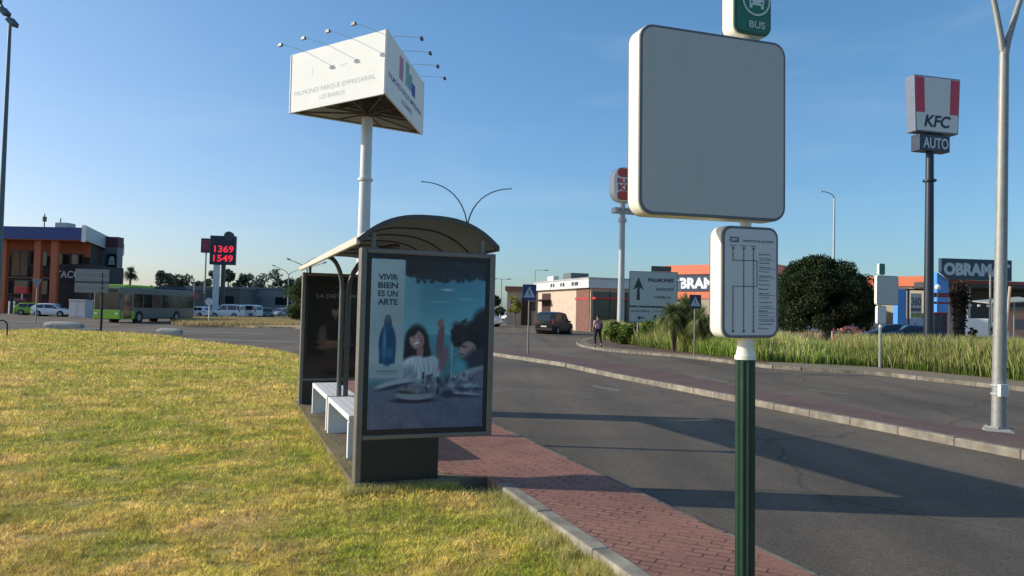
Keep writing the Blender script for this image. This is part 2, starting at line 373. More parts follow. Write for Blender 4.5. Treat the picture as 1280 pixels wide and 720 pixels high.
rfmesh("pavement", [(2.58, -12), (3.64, -12), (3.64, 26), (1.95, 26), (2.05, 7.6), (2.45, 7.35), (2.45, 6.99), (2.58, 6.99)], -.2, -.004, BRICK)
struct(bpy.data.objects["pavement"])
kerb("pavement_edging", [rf(2.45, u) for u in (-11, 7.0)], .15, -.3, .0, 1.0, side=-1)
kerb("pavement_kerb", [rf(3.63, u) for u in (-11, 26)], .085, -.3, -.004, 1.0, side=-1, tone=.62)
# central reservation
med_near = [rf(10.0, -14), rf(9.95, 6), rf(10.05, 14), rf(10.12, 21)] + smooth_line([gz(700, 453), gz(640, 444.5), gz(600, 438.5)], 3)
med_far = smooth_line([gz(600, 434.5), gz(660, 438.5), gz(800, 458.5), gz(920, 482), gz(1000, 496.5), gz(1120, 519.5)], 3) + [gz(1200, 533), gz(1262, 541), rf(12.1, 2), rf(12.2, -14)]
med = smooth_line(med_near[:4], 3)[:-1] + med_near[4:] + med_far
area("median", med, -.2, -.006, BRICK2)
kerb("median_kerb", smooth_line(med_near[:4], 3)[:-1]+med_near[4:], .15, -.3, .004, 1.0, side=-1, tone=.86)
area("median_footing", [gz(1228, 533.5), gz(1262, 537), gz(1268, 541), gz(1233, 538.5)], -.2, .002, CONC)
# far verge on the right
vk = smooth_line([gz(790, 421), gz(737, 421.5), gz(723, 426), gz(731, 431.5), gz(770, 437), gz(870, 445), gz(960, 456), gz(1085, 463.5), gz(1160, 471), gz(1285, 484), gz(1420, 497), gz(1700, 530)], 5)
verge = vk + [(120, 12), (160, 160), (30, 160), (13, 66), gz(800, 415)]
area("far_footpath", verge, -.2, -.012, DIRT)
kerb("far_kerb", vk, .11, -.3, .0, 1.0, side=-1, tone=.72)
area("verge_paving", [gz(732, 426), gz(740, 431), gz(775, 435.5), gz(870, 443.3), gz(960, 454.2), gz(960, 450), gz(870, 440), gz(790, 430), gz(780, 424), gz(742, 422)][::-1], -.1, -.006, BRICK2)
dry2 = [gz(800, 424), gz(870, 437), gz(960, 450.5), gz(1100, 457), gz(1285, 476), gz(1500, 495), (110, 30), (140, 150), (40, 150), (20, 70)]
area("dry_field", dry2, -.1, .0, DRY)
# dry grass island on the far left
isl = smooth_line([gz(216, 399, -.1), gz(236, 404, -.1), gz(300, 408.5, -.1), gz(376, 411, -.1), gz(470, 415, -.1), gz(480, 404, -.1), gz(376, 397, -.1), gz(300, 395.6, -.1), gz(240, 396, -.1), gz(216, 399, -.1)], 4)
area("roundabout_island", isl[:-1], -.2, .02, DRY)
kerb("island_kerb", isl, .2, -.3, .03, 1.5, side=1)
def sheet(name, pts, z, m): return area(name, pts, z-.004, z, m)
WORN = mat("worn_road_paint", (.165, .15, .125), .8, var=.35, scale=6)
for i, (a, b, c_, d_) in enumerate([((742, 481.5), (776, 487.5), (774, 489), (740, 483))]):
    sheet("road_marking", [gz(*a, -.116), gz(*b, -.116), gz(*c_, -.116), gz(*d_, -.116)], -.114, WORN)
for (a, b) in (((868, 470), (912, 477.5)), ((690, 440.5), (712, 444)), ((1010, 487), (1060, 492))):
    p = Vector((*gz(*a, -.114), 0)); q = Vector((*gz(*b, -.114), 0)); n = (q-p).orthogonal().normalized()*.0
    n = Vector((-(q-p).y, (q-p).x, 0)).normalized()*.06
    sheet("road_marking", [tuple((p+n).xy), tuple((q+n).xy), tuple((q-n).xy), tuple((p-n).xy)], -.114, WORN)
for (x0, x1, y0, y1) in ((20, 150, 401.5, 402.1), (160, 330, 411.5, 412.3), (240, 372, 422.8, 424)):
    sheet("road_marking", [gz(x0, y0, -.114), gz(x1, y0+(x1-x0)*.03, -.114), gz(x1, y1+(x1-x0)*.03+.3, -.114), gz(x0, y1+.3, -.114)], -.114, WORN)
# manhole cover and drain in the near lane
mh = MB(); c = rf(8.6, 3.4); mh.slab_z([(c[0]+.34*math.cos(a*PI/14), c[1]+.34*math.sin(a*PI/14)) for a in range(28)], -.13, -.113)
tag(mh.build("manhole_cover", DGREY), "round iron manhole cover set in the near lane", "manhole cover")

# ------------------------------------------------------------------ grass, reeds
def inpoly(px, py, poly):
    ins = np.zeros(len(px), bool); j = len(poly)-1
    for i in range(len(poly)):
        xi, yi = poly[i]; xj, yj = poly[j]
        if yi != yj:
            cnd = ((yi > py) != (yj > py)) & (px < (xj-xi)*(py-yi)/(yj-yi)+xi); ins ^= cnd
        j = i
    return ins
def tri_mesh(name, V, nper, colr, m):
    n = len(V)//nper
    me = bpy.data.meshes.new(name); me.vertices.add(len(V)); me.vertices.foreach_set("co", V.astype('f').ravel())
    me.loops.add(len(V)); me.loops.foreach_set("vertex_index", np.arange(len(V), dtype='i'))
    me.polygons.add(n); me.polygons.foreach_set("loop_start", np.arange(0, len(V), nper, dtype='i'))
    me.update(calc_edges=True)
    a = me.color_attributes.new("Col", 'FLOAT_COLOR', 'CORNER'); c = np.ones((len(V), 4), 'f'); c[:, :3] = np.repeat(colr, nper, axis=0) if len(colr) == n else colr
    a.data.foreach_set("color", c.ravel()); me.materials.append(m)
    o = bpy.data.objects.new(name, me); COL.objects.link(o); return o
def blades(name, P, h, wd, lean, colr, m, z0):
    n = len(P); a = rng.uniform(0, 2*PI, n); b = rng.uniform(0, 2*PI, n)
    V = np.zeros((n, 3, 3)); dx = np.cos(a)*wd/2; dy = np.sin(a)*wd/2
    V[:, 0, 0] = P[:, 0]-dx; V[:, 0, 1] = P[:, 1]-dy; V[:, 1, 0] = P[:, 0]+dx; V[:, 1, 1] = P[:, 1]+dy; z0 = np.broadcast_to(np.asarray(z0, float), (n,)); V[:, :2, 2] = z0[:, None]
    V[:, 2, 0] = P[:, 0]+np.cos(b)*lean*h; V[:, 2, 1] = P[:, 1]+np.sin(b)*lean*h; V[:, 2, 2] = z0+h
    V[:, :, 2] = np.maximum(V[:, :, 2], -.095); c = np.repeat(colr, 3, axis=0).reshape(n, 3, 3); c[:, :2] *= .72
    return tri_mesh(name, V.reshape(-1, 3), 3, c.reshape(-1, 3), m)
n = 760000
d = 4.3*(52/4.3)**(rng.random(n)**1.5); x = (rng.random(n)*2.1-1.3)*d*.78
k = inpoly(x, d, lawn_pts)
hx = rng.uniform(-6, 2.4, 110); hy = rng.uniform(4.4, 17, 110); hr = rng.uniform(.03, .12, 110)                 # worn bare spots
for q_ in range(110): k &= ~((((x-hx[q_])/1.6)**2+(d-hy[q_])**2 < hr[q_]**2) & (rng.random(n) < .93))
x = x[k]; d = d[k]; n = len(x)
relief = .011*(np.sin(x*9.3+2*np.sin(d*5.1))*np.sin(d*11.7+1.6*np.sin(x*6.3)))+.009*np.sin(x*21+3*np.sin(d*9))*np.sin(d*25+2*np.sin(x*13))+.010*np.sin(x*2.9+1)*np.sin(d*3.3+x)
relief = np.maximum(relief, -.012)
cl = .6+.5*np.sin(x*3.1+np.sin(d*2.3)*1.7)*np.sin(d*3.7+np.sin(x*1.9)*2)
h = (.013+.027*rng.random(n)**1.7)*(.7+.7*np.clip(cl, 0, 1)); sc_ = np.clip(d/5.5, 1, 7)
br = rng.uniform(.85, 2.7, n)*(1+14*relief); warm = rng.uniform(-.14, .22, n)
br *= np.where(cl > 1.0, .72, 1.0); cc = np.stack([br*(1+warm), br, br*(1-warm*.6)], 1)
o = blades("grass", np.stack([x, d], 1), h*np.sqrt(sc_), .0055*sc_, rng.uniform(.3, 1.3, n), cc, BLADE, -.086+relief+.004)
tag(o, "short mown lawn of yellowish green grass blades beside the bus shelter", "grass", kind='stuff')
# loose pale straw lying on the mown turf
n = 26000; d2 = 4.5*(16/4.5)**rng.random(n); x2 = (rng.random(n)*1.75-.95)*d2*.78; k = inpoly(x2, d2, lawn_pts); x2 = x2[k]; d2 = d2[k]; n = len(x2)
clp = (np.sin(x2*1.7+np.sin(d2*1.3)*2)*np.sin(d2*2.1+x2) > -.15); x2 = x2[clp]; d2 = d2[clp]; n = len(x2)
lum = rng.uniform(.6, 1.25, (n, 1)); o = blades("straw", np.stack([x2, d2], 1), rng.uniform(.012, .03, n), .004*np.clip(d2/5.5, 1, 4), rng.uniform(2.2, 5, n), np.array([[.62, .52, .30]])*lum, REEDM, -.068)
tag(o, "loose pale straw clippings scattered over the mown lawn", "straw", kind='stuff')
# longer straw tufts on the lawn rim and the dry island
def tufts(name, label, pts, per, rad, hh, wd, colA, colB, z0, lean=.7):
    P = []; H = []
    for (x0, y0) in pts:
        for _ in range(per):
            a = random.uniform(0, 2*PI); r_ = rad*random.random(); P.append((x0+r_*math.cos(a), y0+r_*math.sin(a))); H.append(hh*random.uniform(.4, 1))
    P = np.array(P); H = np.array(H); m_ = rng.random((len(P), 1)); cc = np.array(colA)*(1-m_)+np.array(colB)*m_
    cc *= rng.uniform(.7, 1.25, (len(P), 1))
    return tag(blades(name, P, H, wd, rng.uniform(.1, lean, len(P)), cc, REEDM, z0), label, "grass", kind='stuff')
pts = []
for _ in range(260):
    u = random.uniform(.5, 7.0); pts.append(rf(2.42-random.random()**2*.25, u))
for _ in range(300):
    y = random.uniform(-.3, 6.6); pts.append(sh(.08+.05*math.sin(y*4)+random.uniform(-.12, .03), y))
for _ in range(50): pts.append(sh(random.uniform(-.15, .95), -.18-random.random()*.12))
tufts("grass_tufts", "scruffy longer grass growing over the kerb stones by the shelter", pts, 34, .09, .11, .006, (.85, .68, .28), (.42, .46, .09), -.087, 1.1)
pts = [gz(random.uniform(225, 374), random.uniform(398.5, 407), 0) for _ in range(1500)]
tufts("dry_grass", "knee high straw coloured dry grass on the traffic island", pts, 12, .8, .42, .05, (.62, .46, .22), (.42, .33, .14), 0, .6)
pts = []
for _ in range(700):
    t_ = random.random(); pts.append((gz(1290+random.uniform(0, 1), 420)[0]*0+random.uniform(18, 75), random.uniform(36, 75)))
tufts("dry_grass", "waist high dead grass on the waste ground behind the reeds", pts, 14, 1.3, .9, .07, (.45, .36, .2), (.3, .25, .12), 0, .5)
# reeds : a belt beside the far footpath
bl = [gz(748, 424), gz(800, 433), gz(870, 441.5), gz(960, 452.5), gz(1100, 458.5), gz(1285, 477), gz(1500, 497), gz(1700, 518)]
def along(line, t):
    k = min(int(t*(len(line)-1)), len(line)-2); f = t*(len(line)-1)-k
    return (line[k][0]*(1-f)+line[k+1][0]*f, line[k][1]*(1-f)+line[k+1][1]*f)
n = 46000; P = np.zeros((n, 2)); H = np.zeros(n); cc = np.zeros((n, 3))
for i in range(n):
    t_ = random.random(); a = along(bl, t_); b_ = random.random()**1.3
    wob = .5*math.sin(a[0]*1.3)+.3*math.sin(a[0]*3.1+1)
    dep = b_*7.5; P[i] = (a[0]+dep*.25+random.gauss(0, .05), a[1]+dep+wob*.35+.15)
    edge = min(1, .45+b_*2.4)
    H[i] = (1.13+.14*math.sin(a[0]*.9)+.12*math.sin(a[0]*2.7+a[1]))*edge*random.uniform(.6, 1.12)*(.88 if a[0] > 10 else 1.08)
    dryf = random.random() < (.12+.30*b_+.12*math.sin(a[0]*1.7+2))
    lum = random.uniform(.6, 1.35)*(1+.3*math.sin(a[0]*2.1+a[1]))
    cc[i] = ((.42, .35, .16) if dryf else (.15, .235, .035)); cc[i] *= lum
nn = n; aa = rng.uniform(0, 2*PI, nn); lb = rng.uniform(0, 2*PI, nn); ln = rng.uniform(.03, .3, nn)
V = np.zeros((nn, 4, 3)); wd = .028*rng.uniform(.6, 1.5, nn)
dx = np.cos(aa)*wd/2; dy = np.sin(aa)*wd/2; ex = np.cos(lb)*ln*H; ey = np.sin(lb)*ln*H
V[:, 0] = np.stack([P[:, 0]-dx*.6, P[:, 1]-dy*.6, np.zeros(nn)], 1); V[:, 1] = np.stack([P[:, 0]+dx*.6, P[:, 1]+dy*.6, np.zeros(nn)], 1)
V[:, 2] = np.stack([P[:, 0]+dx+ex*.45, P[:, 1]+dy+ey*.45, H*.6], 1); V[:, 3] = np.stack([P[:, 0]+ex, P[:, 1]+ey, H], 1)
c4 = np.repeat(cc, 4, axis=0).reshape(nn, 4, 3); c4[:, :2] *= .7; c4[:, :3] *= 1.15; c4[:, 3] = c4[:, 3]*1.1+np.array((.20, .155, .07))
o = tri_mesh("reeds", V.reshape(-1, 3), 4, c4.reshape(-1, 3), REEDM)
tag(o, "long belt of tall green reeds and seeding grass behind the far footpath", "reeds", kind='stuff')

def leaf_quads(cen, rad, n, size, cols, squash=1.0, shell=.35, seed=None):
    """leaf sized quads spread through a set of clumps; cen (k,3) rad (k,)"""
    cen = np.array(cen, float); rad = np.array(rad, float); k = rng.choice(len(cen), n, p=rad**2/np.sum(rad**2))
    dv = rng.normal(size=(n, 3)); dv /= np.linalg.norm(dv, axis=1)[:, None]
    rr = rad[k]*(shell+(1-shell)*rng.random(n)**.6)*rng.uniform(.85, 1.12, n)
    p = cen[k]+dv*rr[:, None]*np.array((1, 1, squash))
    a = rng.normal(size=(n, 3)); a /= np.linalg.norm(a, axis=1)[:, None]; b = np.cross(a, rng.normal(size=(n, 3))); b /= np.linalg.norm(b, axis=1)[:, None]
    s = size*rng.uniform(.5, 1.3, n)[:, None]
    V = np.stack([p-a*s, p-b*s*.55, p+a*s, p+b*s*.55], 1)
    cl = rng.uniform(.65, 1.35, len(cen))[k][:, None]*rng.uniform(.7, 1.3, n)[:, None]
    m_ = rng.random((n, 1)); c = (np.array(cols[0])*(1-m_)+np.array(cols[1])*m_)*cl
    return V.reshape(-1, 3), c
def tree(name, label, loc, H, cr_, trunk_h, nclump, nleaf, size, cols, group=None, squash=.8, cat="tree", tr=.16, spread=1.0, low=.0):
    t = thing(name, label, cat, loc, 0, group); cen = []; rad = []
    tk = MB(); lean = (random.uniform(-.3, .3), random.uniform(-.3, .3))
    top = Vector((lean[0], lean[1], trunk_h+(H-trunk_h)*.45))
    tk.tube([(0, 0, -.2), (lean[0]*.3, lean[1]*.3, trunk_h*.6), tuple(top)], [tr, tr*.75, tr*.35], 8)
    for i in range(nclump):
        a = random.uniform(0, 2*PI); r_ = cr_*spread*math.sqrt(random.random())*.75
        zz = random.uniform(low, 1.0); zc = trunk_h+(H-trunk_h)*zz*.86
        k_ = math.sqrt(max(.1, 1-(2*zz-1)**2*.75)); p = (lean[0]+r_*math.cos(a)*k_, lean[1]+r_*math.sin(a)*k_, zc)
        cen.append(p); rad.append(cr_*random.uniform(.26, .44))
        if i % 2 == 0: tk.tube([(lean[0]*.5, lean[1]*.5, trunk_h*.8), tuple((Vector(p)+top)/2-Vector((0, 0, .2))), p], [tr*.4, tr*.25, tr*.08], 5)
    tk.build("trunk", BARK, t, True)
    V, c = leaf_quads(cen, rad, nleaf, size, cols, squash)
    o = tri_mesh("crown", V, 4, c, LEAF); o.parent = t; return t

# ------------------------------------------------------------------ bus stop signs
def rbox(mb, cx, cz, w_, h_, r, y0, y1, col=None): mb.slab_y(rrect(cx, cz, w_, h_, r), y0, y1, col)
def stop_sign(label, loc, rz, polemat, tilt=None):
    t = thing("bus_stop_sign", label, "bus stop sign", loc, rz, None, tilt)
    p = MB(); n = 40; prof = []
    for k in range(n):
        a = 2*PI*k/n; r_ = .057 if (k % 4) in (0, 1) else .050; prof.append((r_*math.cos(a), r_*math.sin(a)))
    p.slab_z(prof, -.05, 1.455); p.build("pole", polemat, t, bevel=.002, seg=1)
    b = MB(); b.tube([(0, 0, -.02), (0, 0, .012)], .12, 24); b.build("base_plate", DGREY, t)
    c = MB(); c.tube([(0, 0, 1.452), (0, 0, 1.475)], .062, 24); c.tube([(0, 0, 1.475), (0, 0, 1.52), (0, 0, 1.585)], [.056, .047, .047], 24)
    c.build("collar", CREAM, t, True)
    for za, zb2 in ((2.2, 2.29), (3.30, 3.38)):
        c = MB(); c.tube([(0, 0, za), (0, 0, zb2)], .034, 16); c.build("neck", CREAM, t, True)
    # large blank information panel
    def case(name, cx, cz, w_, h_, r, th, facemat, rimmat, shade):
        q = MB(); rbox(q, cx, cz, w_, h_, r, -th/2+.012, th/2-.012); o = q.build(name, CREAM, t, True, bevel=.006)
        for y0, y1 in ((-th/2, -th/2+.0125), (th/2-.0125, th/2)):
            q = MB(); rbox(q, cx, cz, w_-.004, h_-.004, r, y0, y1); q.build("trim", rimmat, o, True, bevel=.004)
        f = MB(); f.flat = True
        f.add([(x, -th/2-.0015, z) for x, z in rrect(cx, cz, w_-.036, h_-.036, r-.014)], [tuple(range(28))])
        f.add([(x, th/2+.0015, z) for x, z in rrect(cx, cz, w_-.036, h_-.036, r-.014)], [tuple(range(27, -1, -1))])
        f.build("face", facemat, o); return o
    case("information_panel", -.259, 2.800, .98, 1.068, .085, .14, SHEETW, mat("dark_rim", (.13, .14, .15), .45), 1)
    case("timetable_case", -.012, 1.905, .392, .652, .062, .13, mat("timetable_sheet", (.60, .60, .60), .4, var=.04), mat("dark_rim", (.13, .14, .15), .45), 1)
    case("bus_sign", 0, 3.562, .262, .405, .055, .13, SIGNGREEN, mat("dark_green_trim", (.03, .1, .06), .4), 1)
    # printing on the timetable
    d = flatmb(); y = -.069; ink = (.05, .06, .10); blu = (.04, .08, .25)
    d.add([(-.155, y, 2.135), (-.095, y, 2.135), (-.095, y, 2.165), (-.155, y, 2.165)], [(0, 1, 2, 3)], (.06, .09, .2))
    text(d, "EMT", -.148, -.102, 2.142, 2.158, y-.001, (.7, .7, .7))
    text(d, "TRAYECTO DE LAS LINEAS", -.07, .145, 2.138, 2.15, y, ink)
    def ln(x0, z0, x1, z1, w_=.004, c_=ink):
        dx, dz = x1-x0, z1-z0; L = math.hypot(dx, dz); nx, nz = -dz/L*w_/2, dx/L*w_/2
        d.add([(x0-nx, y, z0-nz), (x1-nx, y, z1-nz), (x1+nx, y, z1+nz), (x0+nx, y, z0+nz)], [(0, 1, 2, 3)], c_)
    for x_ in (-.135, -.062, .005):
        text(d, "LINEA", x_-.022, x_+.022, 2.112, 2.118, y, ink)
    ln(-.135, 2.10, -.135, 2.03); ln(-.135, 2.03, .03, 2.03); ln(.03, 2.03, .03, 1.88); ln(.03, 1.88, -.135, 1.88); ln(-.135, 1.88, -.135, 1.62)
    ln(-.062, 2.10, -.062, 1.62); ln(.005, 2.10, .005, 1.62)
    for x_ in (-.135, -.062, .005):
        for z_ in (2.10, 1.62): d.disc_y(x_, y-.0006, z_, .0075, 12, ink)
        for i in range(1, 17):
            z_ = 2.09-i*.0275
            if x_ == -.135 and 1.89 < z_ < 2.03: continue
            d.disc_y(x_, y-.0006, z_, .0042, 8, ink)
    names = ["Estacion", "San Roque", "Avenida", "Palmones", "Parque", "Guadacorte", "Puente", "Hospital", "Plaza", "Mercado", "Colegio", "Los Barrios", "Cortijillos", "Bahia", "Playa", "El Rinconcillo", "Universidad", "Puerto"]
    for i, s_ in enumerate(names):
        z_ = 2.065-i*.0255; L = .045+.0065*len(s_); text(d, s_, .045, .045+min(L*.8, .11), z_, z_+.0095, y, ink, .01)
        if i in (1, 3, 5, 9, 12, 13, 14, 15): ln(.045, z_-.006, .158, z_-.006, .0022, blu)
    d.build("printed_route_map", PRINT, bpy.data.objects[[x.name for x in bpy.data.objects if x.parent == t and x.name.startswith("timetable_case")][-1]])
    # bus pictogram
    d = flatmb(); y = -.069; wcol = (.62, .68, .66); gcol = (.02, .16, .09)
    d.disc_y(.022, y, 3.572, .098, 40, wcol); d.disc_y(.022, y-.001, 3.572, .086, 40, gcol)
    d.add([(x, y-.002, z) for x, z in rrect(.022, 3.582, .105, .092, .016, 4)], [tuple(range(20))], wcol)
    d.add([(x, y-.003, z) for x, z in rrect(.022, 3.599, .080, .036, .006, 3)], [tuple(range(16))], gcol)
    for sx in (-1, 1):
        d.add([(x, y-.002, z) for x, z in rrect(.022+sx*.040, 3.529, .020, .024, .003, 2)], [tuple(range(12))], wcol)
        d.disc_y(.022+sx*.035, y-.003, 3.553, .0075, 12, gcol)
        d.add([(x, y-.002, z) for x, z in rrect(.022+sx*.064, 3.592, .011, .034, .003, 2)], [tuple(range(12))], wcol)
    text(d, "BUS", -.028, .082, 3.400, 3.442, y-.001, wcol, .015)
    d.build("bus_emblem", PRINT, bpy.data.objects[[x.name for x in bpy.data.objects if x.parent == t and x.name.startswith("bus_sign")][-1]])
    return t
stop_sign("green fluted pole with large blank panel, route map case and green BUS sign", (1.398+.006, 4.4, 0), R(18.9), GREENP, (0, R(-.83), 0))
p = gz(1100, 459.5)
stop_sign("small distant bus stop sign on a pale pole at the edge of the reeds", (p[0], p[1], 0), R(198), GALV)

# ------------------------------------------------------------------ bus shelter
T = thing("bus_shelter", "bus shelter with arched roof, two advert cases and two steel tree posts", "bus shelter", SHO, SHR)
class Canvas:
    def __init__(s, w_, h_, c): s.w = w_; s.h = h_; s.a = np.ones((h_, w_, 3))*np.array(c)/255; s.yy, s.xx = np.mgrid[0:h_, 0:w_]; s.xx = s.xx/(w_-1); s.yy = s.yy/(h_-1)
    def put(s, m, c): m = np.clip(m, 0, 1)[..., None]; s.a = s.a*(1-m)+np.array(c)/255*m
    def ell(s, cx, cy, rx, ry, c, soft=.15, rot=0, op=1):
        dx = s.xx-cx; dy = (s.yy-cy); ca, sa = math.cos(rot), math.sin(rot); asp = s.h/s.w
        X = dx*ca+dy*asp*sa; Y = (-dx*sa+dy*asp*ca)/asp
        q = np.sqrt((X/rx)**2+(Y/ry)**2); s.put((1+soft-q)/(2*soft)*op, c)
    def rect(s, x0, y0, x1, y1, c, soft=.008, op=1):
        m = np.clip((s.xx-x0)/soft+.5, 0, 1)*np.clip((x1-s.xx)/soft+.5, 0, 1)*np.clip((s.yy-y0)/soft+.5, 0, 1)*np.clip((y1-s.yy)/soft+.5, 0, 1); s.put(m*op, c)
    def grad(s, y0, y1, c0, c1):
        t = np.clip((s.yy-y0)/(y1-y0), 0, 1)[..., None]; k = (s.yy >= y0)[..., None]; s.a = np.where(k, np.array(c0)/255*(1-t)+np.array(c1)/255*t, s.a)
    def speck(s, x0, y0, x1, y1, n, r, cs, op=.8):
        for _ in range(n):
            s.ell(random.uniform(x0, x1), random.uniform(y0, y1), r*random.uniform(.4, 1.4), r*random.uniform(.3, .9), random.choice(cs), .4, random.uniform(-1, 1), op)
    def mesh(s, name, x0, x1, z0, z1, y, m, parent, gain):
        a = np.clip(s.a, 0, 1); L = np.where(a <= .04045, a/12.92, ((a+.055)/1.055)**2.4)*gain
        X = x0+(x1-x0)*s.xx; Z = z1-(z1-z0)*s.yy
        V = np.stack([X, np.full_like(X, y), Z], -1).reshape(-1, 3); i = np.arange(s.h*s.w).reshape(s.h, s.w)
        q = np.stack([i[1:, :-1], i[1:, 1:], i[:-1, 1:], i[:-1, :-1]], -1).reshape(-1, 4)
        me = bpy.data.meshes.new(name); me.from_pydata(V.tolist(), [], q.tolist()); me.update()
        at_ = me.color_attributes.new("Col", 'FLOAT_COLOR', 'POINT'); c = np.ones((len(V), 4), 'f'); c[:, :3] = L.reshape(-1, 3); at_.data.foreach_set("color", c.ravel())
        me.materials.append(m); o = bpy.data.objects.new(name, me); COL.objects.link(o); o.parent = parent; return o
POSTER = painted("glazed_poster", .22, .05, 9, spec=.35)
def advert(y, near):
    lab = ("front advert case with the seaside lunch poster" if near else "rear advert case with the dark portrait poster")
    c = MB(); W = 1.385
    c.b2(.0, W, y-.055, y+.055, .42, 2.285); case = c.build("advert_case", BLACKM, T, bevel=.008, label=lab)
    q = MB(); q.b2(.012, .83, y-.075, y+.075, -.02, .42); q.build("plinth", BLACK, case, bevel=.006)
    q = MB()                                                    # outer frame rails
    q.b2(-.012, .048, y-.085, y+.085, -.02, 2.30)               # the tall left upright stands on the ground
    q.b2(W-.048, W+.012, y-.085, y+.085, .395, 2.30)
    q.b2(.048, W-.048, y-.08, y+.08, 2.245, 2.298); q.b2(.048, W-.048, y-.08, y+.08, .397, .445)
    q.build("frame", BRONZE, case, bevel=.012, seg=3)
    for sgn in (-1, 1):
        q = MB(); yy = y+sgn*.066
        q.b2(.048, W-.048, min(yy, yy+sgn*.006), max(yy, yy+sgn*.006), .445, 2.245); q.build("mount", BLACK, case)
    return case
c1 = advert(0, True); c2 = advert(6.1, False)
# front poster : a lunch by the sea, bottle on a pale band
cv = Canvas(240, 332, (46, 120, 152))
cv.grad(0, .5, (44, 124, 152), (104, 180, 192)); cv.grad(.44, .62, (70, 150, 165), (60, 120, 130))
cv.rect(.27, .0, .42, .7, (150, 195, 205), .08, .35)
cv.ell(.66, .17, .05, .007, (190, 220, 225), .6); cv.ell(.83, .225, .07, .006, (120, 175, 190), .6, .0, .7); cv.ell(.58, .245, .09, .006, (120, 180, 195), .6, .0, .7)
cv.speck(.3, -.02, 1.02, .085, 260, .035, [(10, 18, 28), (16, 26, 36), (24, 32, 30)]); cv.speck(.36, .07, .98, .125, 90, .02, [(14, 26, 40), (18, 34, 46)])
# left woman laughing, dark long hair, white top
cv.ell(.40, .50, .105, .115, (24, 22, 30), .15); cv.ell(.345, .60, .06, .12, (26, 22, 30), .2); cv.ell(.475, .60, .055, .10, (28, 24, 32), .2)
cv.ell(.40, .475, .062, .056, (178, 138, 132), .15, -.3); cv.ell(.385, .468, .036, .03, (180, 138, 132), .3, -.3)
cv.ell(.375, .462, .011, .0028, (70, 48, 50), .5, -.3); cv.ell(.415, .458, .010, .0028, (70, 48, 50), .5, -.3); cv.ell(.372, .452, .014, .0022, (60, 42, 44), .5, -.35); cv.ell(.416, .448, .013, .0022, (60, 42, 44), .5, -.3)
cv.ell(.398, .476, .008, .010, (196, 150, 142), .6); cv.ell(.402, .495, .024, .0075, (236, 228, 226), .25, -.35); cv.ell(.404, .5015, .024, .0028, (150, 84, 88), .4, -.35); cv.ell(.44, .478, .018, .03, (142, 104, 102), .5); cv.ell(.36, .43, .05, .022, (24, 22, 30), .3, -.5)
cv.ell(.43, .545, .03, .04, (140, 100, 100), .25)
cv.ell(.40, .67, .16, .10, (190, 204, 212), .10); cv.ell(.53, .64, .10, .07, (170, 188, 198), .12); cv.ell(.34, .70, .07, .07, (120, 140, 158), .3)
for k_ in range(9): cv.ell(.30+.035*k_, .66+.012*math.sin(k_*2), .006, .06, (110, 130, 150), .6, .25*math.sin(k_), .6)
# raised arm
cv.ell(.605, .48, .032, .105, (112, 78, 88), .18, .10); cv.ell(.635, .59, .036, .08, (120, 90, 100), .25, .2)
for k_ in range(4): cv.ell(.585+.012*k_, .365+.006*abs(k_-1.5), .008, .024, (138, 96, 100), .3, .1)
cv.speck(.74, .36, 1.0, .50, 120, .03, [(52, 60, 66), (38, 46, 54), (74, 80, 82), (28, 34, 42)], .6); cv.speck(.70, .44, .80, .60, 30, .012, [(70, 140, 150), (120, 180, 186)], .5)
cv.rect(.705, .50, .715, .70, (190, 210, 215), .012, .8)
# man on the right in profile
cv.ell(1.0, .40, .12, .12, (22, 26, 36), .2); cv.ell(.85, .455, .105, .062, (20, 22, 30), .16, -.35); cv.ell(.92, .50, .09, .06, (24, 26, 34), .2, -.3); cv.speck(.72, .40, .92, .5, 60, .028, [(24, 28, 36), (34, 38, 44), (14, 18, 26)])
cv.ell(.86, .535, .072, .055, (158, 124, 122), .12, -.25); cv.ell(.795, .533, .018, .014, (166, 130, 126), .2, .5); cv.ell(.82, .513, .024, .005, (34, 28, 34), .4, .1); cv.ell(.80, .562, .018, .006, (112, 62, 66), .3); cv.ell(.90, .53, .016, .018, (140, 104, 102), .3); cv.ell(.93, .60, .06, .05, (118, 92, 98), .3); cv.ell(.835, .590, .04, .014, (70, 50, 56), .4)
cv.ell(1.0, .60, .17, .08, (40, 48, 62), .2); cv.ell(.78, .635, .07, .05, (70, 160, 170), .3, 0, .7)
cv.ell(.86, .70, .23, .045, (150, 158, 172), .2, -.35); cv.ell(.98, .70, .14, .05, (96, 100, 118), .3, -.35)
# the table with dishes
t_ = np.clip((cv.yy-.72)/.04, 0, 1); cv.put(t_*.95, (88, 98, 124)); cv.ell(.5, 1.0, .8, .14, (70, 78, 104), .5, 0, .6)
cv.speck(.02, .76, 1, 1, 160, .012, [(128, 138, 156), (66, 74, 98), (140, 134, 140)], .35)
for k_ in range(14): cv.rect(.03+k_*.07, .86, .036+k_*.07, 1.0, (112, 122, 144), .006, .25)
cv.speck(.02, .82, 1, 1, 90, .07, [(98, 108, 132), (74, 82, 108), (104, 100, 124)], .18)
cv.ell(.22, .735, .16, .022, (150, 164, 176), .2, -.2); cv.ell(.22, .752, .15, .012, (44, 56, 72), .4, -.2)
cv.ell(.38, .835, .185, .016, (34, 40, 58), .35); cv.ell(.40, .80, .165, .032, (128, 142, 152), .12); cv.ell(.40, .783, .155, .014, (44, 50, 58), .2); cv.ell(.38, .772, .10, .018, (140, 140, 130), .5, .2, .6)
cv.ell(.56, .745, .15, .045, (86, 98, 116), .35); cv.ell(.50, .72, .06, .035, (124, 136, 152), .3); cv.ell(.72, .735, .10, .03, (96, 112, 130), .3)
